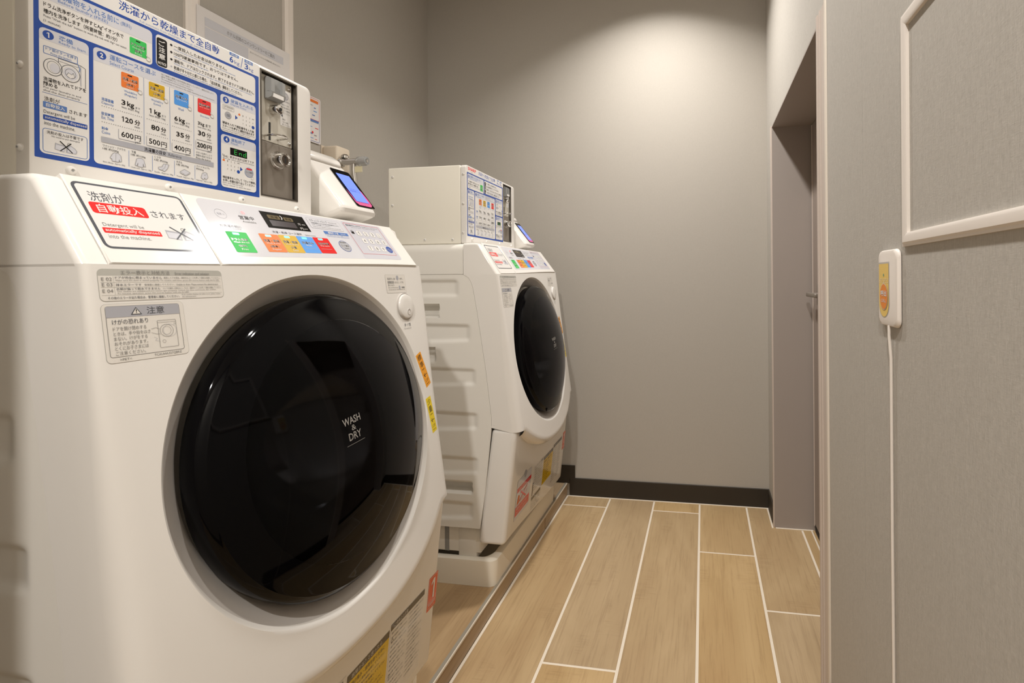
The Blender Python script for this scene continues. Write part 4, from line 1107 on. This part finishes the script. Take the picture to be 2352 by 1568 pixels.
for k, (jp, en, w1, w2) in enumerate([('一度投入したお金は戻りません。', 'Once you put coins into the machine, the coins will not be returned.', 232, 247), ('100円硬貨専用です、おつりはでません。', '100 yen coins only. No change given.', 251, 203),
                                      ('運転中、ドアはロックされます。終了するまでドアは開きません。', 'While the machine is in operation, the door will be locked. It will not open until it is finished.', 280, 276), ('乾燥が不十分だと感じた場合、「追加乾燥」運転をしてください。', 'If you feel that the drying is insufficient, please operate "Dry more" course.', 258, 248)]):
    zt = 217.3 - k * 10
    L.circ(149.5, zt - 3.2, 1.6 if k < 3 else 1.1, KB if k < 3 else GY, 4, 12)
    L.text(jp, 153, zt - 5.8, w1, zt - 0.6, KB, 4, 0.008); L.text(en, 153, zt - 9, w2, zt - 6.7, LB, 4)
card(8, 28, 54, 170.5, 13.5)
num(16, 163.5, '1'); L.text('準備', 25.5, 162.2, 38.5, 168, BL, 4, 0.01); L.text('Ready to Start', 25.5, 157.8, 51, 161.6, BL, 4)
L.frame(11.5, 141.5, 43, 150.5, 0.6, BL, 4, 1.2); L.text('ドア開ボタンを押す', 13.5, 146, 42, 149.6, BL, 5); L.text('Press the button', 18, 142.8, 37, 145, BL, 5)
K = I_DGREY
L.line([(25, 122), (25, 141.5)], 0.5, K, 4); L.line([(25, 141), (46, 141)], 0.5, K, 4); L.line([(25.5, 138), (44, 138)], 0.3, K, 4); L.line([(46, 141), (50.5, 139), (50.5, 115)], 0.5, K, 4); L.line([(46, 141), (46, 116)], 0.3, K, 4)
L.rect(45.4, 117, 46.4, 138, GY, 4)
L.circ(20, 128.5, 8.6, W, 5, 28, 9.6); L.ring(20, 128.5, 8.6, 0.6, K, 6, 28, 9.6); L.ring(20.5, 128.5, 6, 0.4, K, 6, 24, 7); L.circ(21.5, 128, 4.4, PG, 7, 20, 5.4)
L.circ(36, 127.5, 9.2, W, 5, 28, 9.8); L.ring(36, 127.5, 9.2, 0.6, K, 6, 28, 9.8); L.circ(36, 127.5, 7, PG, 6, 24, 7.6); L.ring(36, 127.5, 5.2, 0.4, K, 7, 20, 5.6)
L.poly([(32, 124), (34, 128), (37, 126.5), (38.5, 129), (40, 124.5), (36, 122)], W, 8); L.line([(32, 124), (34, 128), (37, 126.5), (38.5, 129), (40, 124.5)], 0.35, K, 9)
L.line([(43, 142), (45, 137), (44.5, 133)], 0.7, BL, 6)
L.text('洗濯物を入れてドアを', 11.5, 110.3, 51, 115.2, KB, 4, 0.012); L.text('閉める', 11.5, 105, 24, 109.6, KB, 4, 0.012); L.text('Put your laundry in and', 11.5, 101.6, 46, 104.3, K, 4); L.text('shut the door properly', 11.5, 98.2, 45, 101, K, 4)
L.line([(10.5, 97), (52, 97)], 0.4, BL, 4)
L.text('洗剤が', 12, 87.5, 26, 93, KB, 4); L.rect(11, 80.3, 32.5, 87, BL, 4, 0.8); L.text('自動投入', 13.5, 81.5, 30.5, 86, W, 5, 0.012); L.text('されます', 34.5, 80.6, 52, 85, KB, 4)
L.text('Detergent will be', 11.5, 72.8, 40, 77.6, K, 4); L.rect(11, 66.3, 52, 72, B, 4, 0.8); L.text('automatically dispensed', 12.5, 67, 51, 71.2, W, 5); L.text('into the machine.', 12, 60.8, 40, 65, K, 4)
L.frame(10.5, 30, 52, 57, 0.5, BL, 4, 3); L.text('洗剤の投入は不要です', 14, 51, 48, 54.8, KB, 5); L.text('No need to put detergent', 18.5, 47.8, 44.5, 50, K, 5)
bottle_art(L, 21, 33.5, 42, 45.5, 5, KB, 1.0)
card(58.5, 28, 216, 171, 17)
num(67, 163, '2'); L.text('運転コースを選ぶ', 75.5, 161.6, 129, 168.6, BL, 4, 0.008); L.text('Select Course', 75.5, 155.6, 102.5, 160.2, BL, 4)
for k, t_ in enumerate(['残り時間は運転の目安時間を表示しています。運転状況により', '途中で増減することがあります。', 'The remaining time shows the approximate running time.', 'It may increase or decrease in the middle depending on the driving situation.']):
    L.text(t_, 136, 166.4 - k * 3.3, 136 + [74, 40, 44, 76][k], 168.9 - k * 3.3, I_MGREY, 4)
ys = [88, 120.3, 152.8, 186]
swatch(88, 132.5, 108, 152, I_ORANGE, '洗濯・乾燥', 'Wash&Dry', '(標準)', 'Regular'); swatch(120.3, 132.5, 140.3, 152, I_YELLOW, '洗濯・乾燥', 'Wash&Dry', '(少量)', 'Less')
swatch(152.8, 132.5, 172.8, 153, I_SKY, '洗濯のみ', 'Wash'); swatch(186, 132.5, 206, 153, I_RED, '追加乾燥', 'Dry more')
for x in ys: hand(x + 20.5, 133.5, 0.72)
L.text('Wash&Dry', 91, 126.3, 106, 129.6, BL, 4); L.text('(Regular)', 91.5, 122, 105.5, 125.4, BL, 4); L.text('Wash&Dry', 123, 126.3, 138, 129.6, BL, 4); L.text('(Less)', 126, 122, 135, 125.4, BL, 4); L.text('Wash', 158, 126.3, 166, 129.6, BL, 4); L.text('Dry more', 190, 126.3, 203, 129.6, BL, 4)
for x in (114, 146.8, 180): L.line([(x, 65), (x, 154)], 0.35, BL, 4)
for jp, en, z0 in (('洗濯容量', 'Capacity', 107.4), ('目安時間', 'Est. Time', 89.5), ('料金', 'Coins', 71.2)):
    w_ = 13 if len(jp) == 4 else 7; L.text(jp, 66.5, z0, 66.5 + w_, z0 + 4, BL, 4, 0.015); L.text(en, 66.5, z0 - 4.6, 66.5 + (13 if len(jp) == 4 else 9), z0 - 1, BL, 4)
for x, kg, kk, mn, yen_ in ((88, '3', '3kg', '120', '600'), (120.3, '1', '1kg', '80', '500'), (152.8, '6', '6kg', '35', '400')):
    if kg == '1': L.one(x + 0.4, 109.6, x + 2.8, 116, KB, 4)
    else: L.text(kg, x, 109.6, x + 4.6, 116, KB, 4, 0.015)
    L.text('kg', x + 6.5, 107.6, x + 14.5, 116, KB, 4, 0.015); L.text('まで', x + 16, 109.2, x + 21.5, 112, K, 4)
    L.text('less than ' + kk, x + 0.5, 104.6, x + 20.5, 108, K, 4)
    o_ = 0 if mn == '120' else 2.5
    if mn == '120': L.one(x + 0.3, 88, x + 2.5, 94.6, KB, 4); L.text('20', x + 4, 88, x + 13, 94.6, KB, 4, 0.015)
    else: L.text(mn, x + o_, 88, x + 13, 94.6, KB, 4, 0.015)
    L.text('分', x + 14.8, 88, x + 21.5, 94.8, KB, 4, 0.01); L.text('min', x + 15, 84.2, x + 21, 86.8, K, 4)
    L.rect(x - 3, 64.6, x + 18, 65.4, GY, 4); L.rect(x - 3.6, 65.2, x - 2.9, 77, GY, 4); L.rect(x - 3, 65.4, x + 22.5, 77.4, W, 5)  # grey strips left and below are the raised price card's shadow, painted on
    L.text(yen_, x - 0.5, 68, x + 13.5, 75.2, KB, 6, 0.015); L.text('円', x + 14.8, 67.4, x + 22, 74.6, KB, 6, 0.01); L.text('yen', x + 15, 63.2, x + 21.5, 66.2, K, 6)
    L.dots(x - 2.5 if x > 90 else 67, x + 23, 100.6, 11 if x > 90 else 19, 0.45, K, 4); L.dots(x - 2.5 if x > 90 else 67, x + 23, 81, 11 if x > 90 else 19, 0.45, K, 4)
x = 186
L.text('3', x, 114, x + 2.8, 118.6, KB, 4, 0.012); L.text('kg', x + 4, 112.4, x + 9.5, 118.6, KB, 4, 0.01); L.text('まで', x + 11.5, 113.6, x + 19.5, 118, KB, 4); L.text('less than 3kg', x, 109, x + 19.5, 111.8, K, 4)
L.text('30', x, 98.5, x + 11, 105.4, KB, 4, 0.015); L.text('分', x + 13, 98.5, x + 20, 105.4, KB, 4); L.text('min', x + 14, 94.6, x + 19.6, 97.2, K, 4); L.line([(x - 2, 91.4), (x + 21, 91.4)], 0.5, K, 4)
L.rect(x - 3, 77.2, x + 18, 78, GY, 4); L.rect(x - 3.6, 78, x - 2.9, 89.5, GY, 4)  # painted shadow edges of the extra drying price card
L.text('200', x - 1.5, 80.6, x + 12, 87.6, KB, 6, 0.015); L.text('円', x + 13.4, 80, x + 20.5, 87, KB, 6, 0.01); L.text('yen', x + 14, 75.8, x + 20.4, 78.8, K, 6)
for k, t_ in enumerate(['ボタンを押すことで', '時間を追加できます', 'Press the button', 'to add the time']): L.text(t_, x - 3, 70.8 - k * 4, x + [21, 21, 19, 18][k], 73.8 - k * 4, K, 4)
L.rect(66, 55.6, 209.5, 62.6, GY, 4); L.text('洗濯量の目安', 114, 56.6, 141, 61.8, KB, 5, 0.012); L.text('Reference', 144.5, 57.2, 162, 61.2, K, 5)
for x in (96, 124, 152.6, 181): L.line([(x, 31.5), (x, 52.5)], 0.35, BL, 4)
for x, a, b_, c_ in ((67.5, 'ワイシャツ・ブラウス', '1枚 約200g', 'Shirts, Blouse  Approx. 200g'), (98.5, '下着', '1枚 約130g', 'Underwear  Approx. 130g'), (126.5, 'くつ下', '1足 約50g', 'Socks  Approx. 50g'), (155, 'タオル', '1枚 約70g', 'Towel  Approx. 70g'), (183, 'パジャマ(上下)', '約500g', 'Nightwear  Approx. 500g')):
    w_ = 2.35 * len(a) + 1
    L.text(a, x, 50.3, x + w_, 53.4, KB, 4); L.text(b_, x, 46.2, x + 17 if len(b_) > 5 else x + 11, 49.6, KB, 4); L.text(c_, x, 30.4, x + 24, 32.6, K, 4)
def garment(pts): L.poly(pts, PG, 4); L.line(pts + pts[:1], 0.4, I_MGREY, 5)
garment([(75, 38), (78, 44), (80, 45.5), (84, 45.5), (87, 43), (87.5, 36), (85.5, 35), (85, 38), (84.5, 34.5), (77, 34.5), (77.2, 37)]); L.line([(81.5, 45.3), (81, 34.6)], 0.3, I_MGREY, 5)
garment([(103, 35), (105, 44), (108, 45.3), (111, 45.3), (113.5, 43.8), (115.5, 35.6), (113.5, 35), (112.6, 39), (112.4, 34), (106, 34), (106.4, 38.5), (105, 34.6)])
garment([(131, 38.5), (136, 40), (138, 44.6), (145, 44.6), (143, 39), (139.5, 34.4), (136, 35.5), (132, 36)]); L.line([(141, 44.4), (139.5, 39.4), (136, 36)], 0.3, I_MGREY, 5)
garment([(160, 38.5), (166, 43), (174, 40), (173.6, 38.4), (168, 34.2), (160, 37)]); L.line([(160, 38.5), (168, 35.6), (174, 40)], 0.3, I_MGREY, 5)
garment([(190, 36), (192, 43), (196, 45), (199, 44.4), (200.5, 38), (197, 34), (195.6, 37), (194, 33.6)]); L.line([(193, 44), (195.5, 40), (199, 44)], 0.3, I_MGREY, 5)
card(221, 115.5, 282.5, 173, 14)
num(230, 165.5, '3'); L.text('硬貨を入れる', 238, 164.2, 277.5, 170, BL, 4, 0.008); L.text('Deposit Coins', 238, 160, 265, 163.4, BL, 4)
L.frame(224.5, 150.5, 243.5, 157.5, 0.35, I_MGREY, 4, 0.8); L.text('100円硬貨専用', 226, 154, 242, 156.5, I_MGREY, 5); L.text('100 yen coins only', 226, 151.5, 240, 153.3, I_MGREY, 5)
L.circ(233.5, 142.5, 5.5, GY, 4); L.ring(233.5, 142.5, 5.5, 0.5, I_MGREY, 5); L.text('100', 230.6, 140, 236.4, 145, I_DGREY, 6)
L.poly([(245.5, 147), (250, 143.5), (245.5, 140)], B, 4)
def keypad(x, y):
    L.poly([(x - 7, y + 10.4), (x - 3.6, y + 10.4), (x - 3.6, y + 12.6), (x - 5.3, y + 14), (x - 7, y + 12.6)], I_ORANGE, 4)
    for r_, row in enumerate(('123c', '4560', '789')):
        for q, ch in enumerate(row):
            if ch == 'c': L.rect(x + 17.5, y + 11.4, x + 21.5, y + 12.4, I_MGREY, 4)
            else: L.text(ch, x + q * 6 + 0.4, y + 10.4 - r_ * 6.4, x + q * 6 + 1.8, y + 13 - r_ * 6.4, I_MGREY, 4)
    L.circ(x + 19.4, y - 1.6, 2.7, B, 4, 16)
keypad(258, 138)
L.text('硬貨を入れて暗証番号を入力後', 224, 127.2, 279, 131.4, KB, 4, 0.008); L.text('スタートを押すと運転を始めます', 224, 122.4, 279.5, 126.4, KB, 4, 0.008); L.text('Insert the coin and set 4-digit numbers for', 224, 119.6, 280, 121.7, K, 4); L.text('security. Press "Start" button to start.', 224, 116.6, 272, 118.8, K, 4)
card(221.5, 29, 282.5, 111, 14)
num(230.5, 104, '4'); L.text('運転終了', 238, 102.6, 262.5, 108.4, BL, 4, 0.008); L.text('Finish', 238, 98.8, 250, 102, BL, 4)
L.rect(236.5, 81.6, 266, 93.2, KB, 4)
def seg(x, y, w, h, on):
    t_ = 0.75; S = {'a': [(x, y + h), (x + w, y + h)], 'g': [(x, y + h / 2), (x + w, y + h / 2)], 'd': [(x, y), (x + w, y)], 'f': [(x, y + h / 2), (x, y + h)], 'e': [(x, y), (x, y + h / 2)], 'b': [(x + w, y + h / 2), (x + w, y + h)], 'c': [(x + w, y), (x + w, y + h / 2)]}
    for q in on: L.line(S[q], t_, I_LEDG, 5)
seg(244, 84, 4, 7, 'adefg'); seg(252, 84, 4, 7, 'ceg'); seg(259.6, 84, 4, 7, 'bcdeg')
L.text('「End」表示が出れば終了です', 223.5, 75.8, 278.5, 80, KB, 4); L.text('"End" sign will be displayed when finished.', 224, 72.8, 279, 75, K, 4)
keypad(231, 59); L.poly([(253.5, 66), (258, 62.5), (253.5, 59)], B, 4)
L.circ(269.5, 60, 8, BL, 4, 28); L.circ(269.5, 60, 7.5, GY, 5, 28); L.rect(264.5, 64.4, 274.5, 66.6, I_RED, 6, 0.5); L.text('ロック解除', 263.5, 58.6, 275.5, 61.8, K, 6); hand(274.5, 52.5, 0.6)
L.text('暗証番号を入力して「ロック解除」', 224, 42.6, 281, 46.6, KB, 4, 0.008); L.text('を押し衣類を取り出してください', 224, 37.8, 279.5, 41.8, KB, 4, 0.008); L.text('Enter your PIN and press', 224, 34.6, 258, 37, K, 4); L.text('"Door unlock" to open the door.', 224, 31.4, 273, 33.8, K, 4)
L.build('instruction_board', CB)

# ------------------------------------------------------------------ card payment terminal beside the coin box
PT = thing('payment_terminal', (-0.78, 0.93, 1.1172), 'white payment terminal with lit blue screen, on the nearer washing machine beside its coin box', 'payment terminal', 'payment terminals on the machines')
T0, T1 = 0.874, 0.984
hs = MB()
hs.prism([(-0.7785, 1.250), (-0.698, 1.148), (-0.7005, 1.138), (-0.738, 1.1265), (-0.800, 1.139), (-0.842, 1.170), (-0.842, 1.236), (-0.806, 1.259)], T0 + 0.004, T1, M_WHITE, 'Y', 0.009, 4)
hs.prism([(-0.84, 1.16), (-0.80, 1.145), (-0.80, 1.24), (-0.84, 1.235)], T0, T0 + 0.02, M_WHITE, 'Y', 0.003, 2)
house = hs.build('housing', PT, smooth=40)
hd = MB(); hd.prism([(-0.772, 1.247), (-0.776, 1.259), (-0.796, 1.2725), (-0.826, 1.268), (-0.835, 1.245), (-0.80, 1.24)], T0 + 0.006, T1 - 0.012, M_WHITE, 'Y', 0.005, 3); hd.build('hood', PT, smooth=40)
tn = Vector((0.785, 0, 0.62)).normalized(); ts = Vector((-tn.z, 0, tn.x))
tP = Vector((-0.7382, 0, 1.199)) + tn * 0.0012
def tsurf(u, v, h): return tP + Vector((0, 0.9555 + u * .001, 0)) + ts * (v * .001) + tn * h
I_PINK = ink('pink', 226, 84, 150, 0.2)
L = Label(tsurf, 0.0003)
L.rect(-28, -55, 29, 50, M_BLACK, 0, 4)
L.poly([(-25, -46), (-19, -52), (18, -52), (25, -46), (26, -30), (23, -8), (18, 2), (18, -40), (-21, -42), (-23, -22), (-26, -8)], I_PINK, 1)
for k in range(6): L.line([(-19 + k * 7, -44), (-16 + k * 7, -51)], 0.6, I_WHITE, 2)
L.build('bezel', PT)
I_SCREEN = mat('lit_screen', rgb(96, 118, 208), 0.15, emit=rgb(108, 132, 226), estr=0.75)
I_SCRT = mat('screen_text', rgb(50, 60, 120), 0.2, emit=rgb(50, 62, 130), estr=0.3)
L = Label(tsurf, 0.0003, 4)
L.rect(-21, -42, 19, 36, I_SCREEN, 0); L.text('しばらくお待ちください', -14, -9, 12, -5.5, I_SCRT, 1); L.text('決済端末を準備しています', -17, -14, 15, -10.8, I_SCRT, 1)
L.build('screen', PT)['label'] = 'lit blue screen'
br = MB(); br.box(-0.83, -0.725, 0.895, 0.965, 1.1172, 1.1195, M_WHITE, 0.0008, 1)
br.box(-0.81, -0.795, 0.90, 0.96, 1.118, 1.15, M_WHITE, 0.001, 1); br.box(-0.76, -0.748, 0.90, 0.96, 1.118, 1.138, M_GREYP, 0.001, 1)
br.box(-0.862, -0.838, 0.866, 0.90, 1.1172, 1.225, M_WHITE, 0.002)
br.build('bracket', PT)
sc = MB()
for x, z in ((-0.82, 1.152), (-0.808, 1.153), (-0.829, 1.147)): sc.lathe([(0.0022, 0), (0.002, 0.0008), (0, 0.0008)], M_BLACKM, yaxis(x, T0 + 0.0038, z), 12)
sc.build('screw_holes', PT)
cbm = MB(); cbm.tube([(-0.842, 0.93, 1.20), (-0.862, 0.925, 1.235), (-0.90, 0.90, 1.275), (-0.94, 0.885, 1.285), (-0.985, 0.88, 1.25), (-1.03, 0.88, 1.16), (-1.05, 0.88, 1.123)], 0.0045, M_BLACKM, 10)
cbm.build('cable', PT)

# ------------------------------------------------------------------ the second set, farther along the platform
def farther(root, label):
    c_ = copy_tree(root); c_.location.y += STEP_Y; c_['label'] = label; return c_
wm2 = farther(WM, 'farther white washer dryer with black round door, by the back wall, its button lamps unlit')
farther(PAN, 'cream plastic drain pan on the platform under the farther washing machine')
farther(CB, 'white coin box with blue instruction board on the farther washing machine, its whole side showing')
farther(PT, 'white payment terminal with lit blue screen, on the farther washing machine by the back wall')
# the lamps over the farther machine's buttons are off
def relabel_off(o):
    for ch in children(o):
        if ch.name.startswith('course_button'):
            me = ch.data.copy(); ch.data = me
            for k, m in enumerate(me.materials):
                if m == I_LEDCY: me.materials[k] = I_DGREY
        relabel_off(ch)
relabel_off(wm2)

# ------------------------------------------------------------------ fittings on the walls
ob = thing('water_box', (XL, 1.59, 1.385), 'cream plastic wall box behind the tap above the nearer payment terminal', 'wall box')
m_ = MB(); m_.box(XL + 0.002, XL + 0.062, 1.557, 1.625, 1.385, 1.4775, M_CREAM, 0.009, 4); m_.build('cover', ob)
m_ = MB(); m_.box(XL, XL + 0.004, 1.554, 1.628, 1.382, 1.4795, M_CREAM, 0.001, 1); m_.build('back_plate', ob)
tp = thing('water_tap', (XL + 0.062, 1.575, 1.42), 'chrome water tap with smoky clear handle sticking out of the cream wall box', 'tap')
def xl(x): return Matrix(((0, 0, 1, x), (1, 0, 0, 1.575), (0, 1, 0, 1.421), (0, 0, 0, 1)))
m_ = MB(); m_.lathe([(0, -0.002), (0.016, -0.002), (0.016, 0.006), (0.012, 0.010), (0.0115, 0.060), (0.013, 0.068), (0, 0.068)], M_CHROME, xl(XL + 0.064), 28); m_.build('body', tp)
m_ = MB(); m_.lathe([(0, 0.064), (0.014, 0.064), (0.0165, 0.070), (0.0165, 0.092), (0.014, 0.100), (0.009, 0.101), (0.008, 0.094), (0, 0.094)], M_CLEAR, xl(XL + 0.064), 28)
m_.lathe([(0, 0.068), (0.006, 0.068), (0.006, 0.1015), (0, 0.1015)], M_CHROME, xl(XL + 0.064), 16); m_.build('handle', tp)
m_ = MB(); m_.lathe([(0, 0), (0.013, 0), (0.013, 0.008), (0.009, 0.013), (0, 0.015)], M_CHROME, Matrix.Translation((XL + 0.078, 1.575, 1.434)), 24); m_.build('cap', tp)
m_ = MB(); m_.tube([(XL + 0.112, 1.575, 1.412), (XL + 0.112, 1.575, 1.392), (XL + 0.114, 1.575, 1.34), (XL + 0.12, 1.58, 1.25), (XL + 0.09, 1.58, 1.13)], 0.009, M_CHROME, 14); m_.build('outlet_pipe', tp)
pt_ = MB(); pt_.box(XL + 0.118, XL + 0.148, 1.5705, 1.5725, 1.382, 1.403, ink('tag_paper', 226, 216, 180, 0.7), 0.0005, 1)
pt_.tube([(XL + 0.122, 1.5715, 1.402), (XL + 0.119, 1.5725, 1.412), (XL + 0.117, 1.574, 1.4105)], 0.0008, M_GREYP, 6)
pt_.build('tag', tp)

cbn = thing('call_button', (XR, 0.811, 0.925), 'white wall call button unit with a yellow panel and orange CALL button', 'call button')
def rcx(y0, y1, z0, z1, x, r=0.012, n=7):
    return [(x, y, z) for y, z in rpoly(y0, y1, z0, z1, r, n - 1)]
y0, y1, z0, z1 = 0.757, 0.8355, 0.9275, 1.0415
TH = 0.0072
m_ = MB(); ww = [rcx(y0 + .003, y1 - .003, z0 + .003, z1 - .003, XR - 0.0003), rcx(y0 + .0004, y1 - .0004, z0 + .0004, z1 - .0004, XR - 0.0012), rcx(y0, y1, z0, z1, XR - 0.0025), rcx(y0 + .0004, y1 - .0004, z0 + .0004, z1 - .0004, XR - TH + 0.003),
                 rcx(y0 + .0018, y1 - .0018, z0 + .0018, z1 - .0018, XR - TH + .0008), rcx(y0 + .005, y1 - .005, z0 + .005, z1 - .005, XR - TH)]
m_.grid(ww, M_FRAME, closed=True)
wl_ = rcx(y0 + .005, y1 - .005, z0 + .005, z1 - .005, XR - TH)
b = bmesh.new(); b.faces.new([b.verts.new(q) for q in wl_]); m_.merge(b, M_FRAME)
bmesh.ops.remove_doubles(m_.bm, verts=m_.bm.verts[:], dist=1e-5); bmesh.ops.recalc_face_normals(m_.bm, faces=m_.bm.faces[:])
m_.build('case', cbn, smooth=40)
I_CY = ink('call_yellow', 238, 204, 112, 0.4); I_CO = ink('call_orange', 238, 140, 40, 0.35)
L = Label(lambda u, v, h: (XR - TH - h, 0.8085 - u * .001, 0.984 + v * .001), 0.00022)   # u to the viewer's right
pp = [(-20, 37), (-20, -22)] + [(-20 * math.cos(a), -22 - 21 * math.sin(a)) for a in [PI * k / 16 for k in range(1, 16)]] + [(20, -22), (20, 37)]
pq = [(x * 1.12, (y - 36) * 1.045 + 38.5 if y < 0 else y + 2.5) for x, y in pp]
L.poly(pq, M_RING, 0); L.poly(pp, I_CY, 1)
L.circ(0, 20, 2.2, mat('indicator_green', rgb(120, 165, 130), 0.3), 2, 14)
for r_ in range(3):
    for q in range(10):
        if (r_ * 7 + q * 3) % 5 < 3: L.rect(-17 + q * 3.6, 8 + r_ * 2.6, -15 + q * 3.6, 9.4 + r_ * 2.6, I_LABEL, 2)
L.build('yellow_panel', cbn)
L = Label(lambda u, v, h: (XR - TH - 0.0008 - h, 0.8070 - u * .001, 0.984 + v * .001), 0.00022)
L.circ(0, -12.5, 16.5, I_LABEL, 0, 32, 20); L.circ(0, -12.5, 15.5, I_CO, 1, 32, 19); L.text('呼出', -12, -12, 12, -3, I_WHITE, 2, 0.03); L.text('CALL', -10, -21, 10, -16, I_WHITE, 2, 0.01)
L.build('button', cbn)['label'] = 'round orange CALL button'
m_ = MB(); m_.tube([(XR - 0.006, 0.7925, 0.929), (XR - 0.006, 0.7925, 0.915), (XR - 0.0035, 0.7925, 0.88), (XR - 0.003, 0.7935, 0.6), (XR - 0.003, 0.792, 0.42), (XR - 0.003, 0.795, 0.20), (XR - 0.0085, 0.795, 0.1), (XR - 0.0085, 0.795, 0.02)], 0.0021, M_FRAME, 10)
m_.build('cord', cbn)
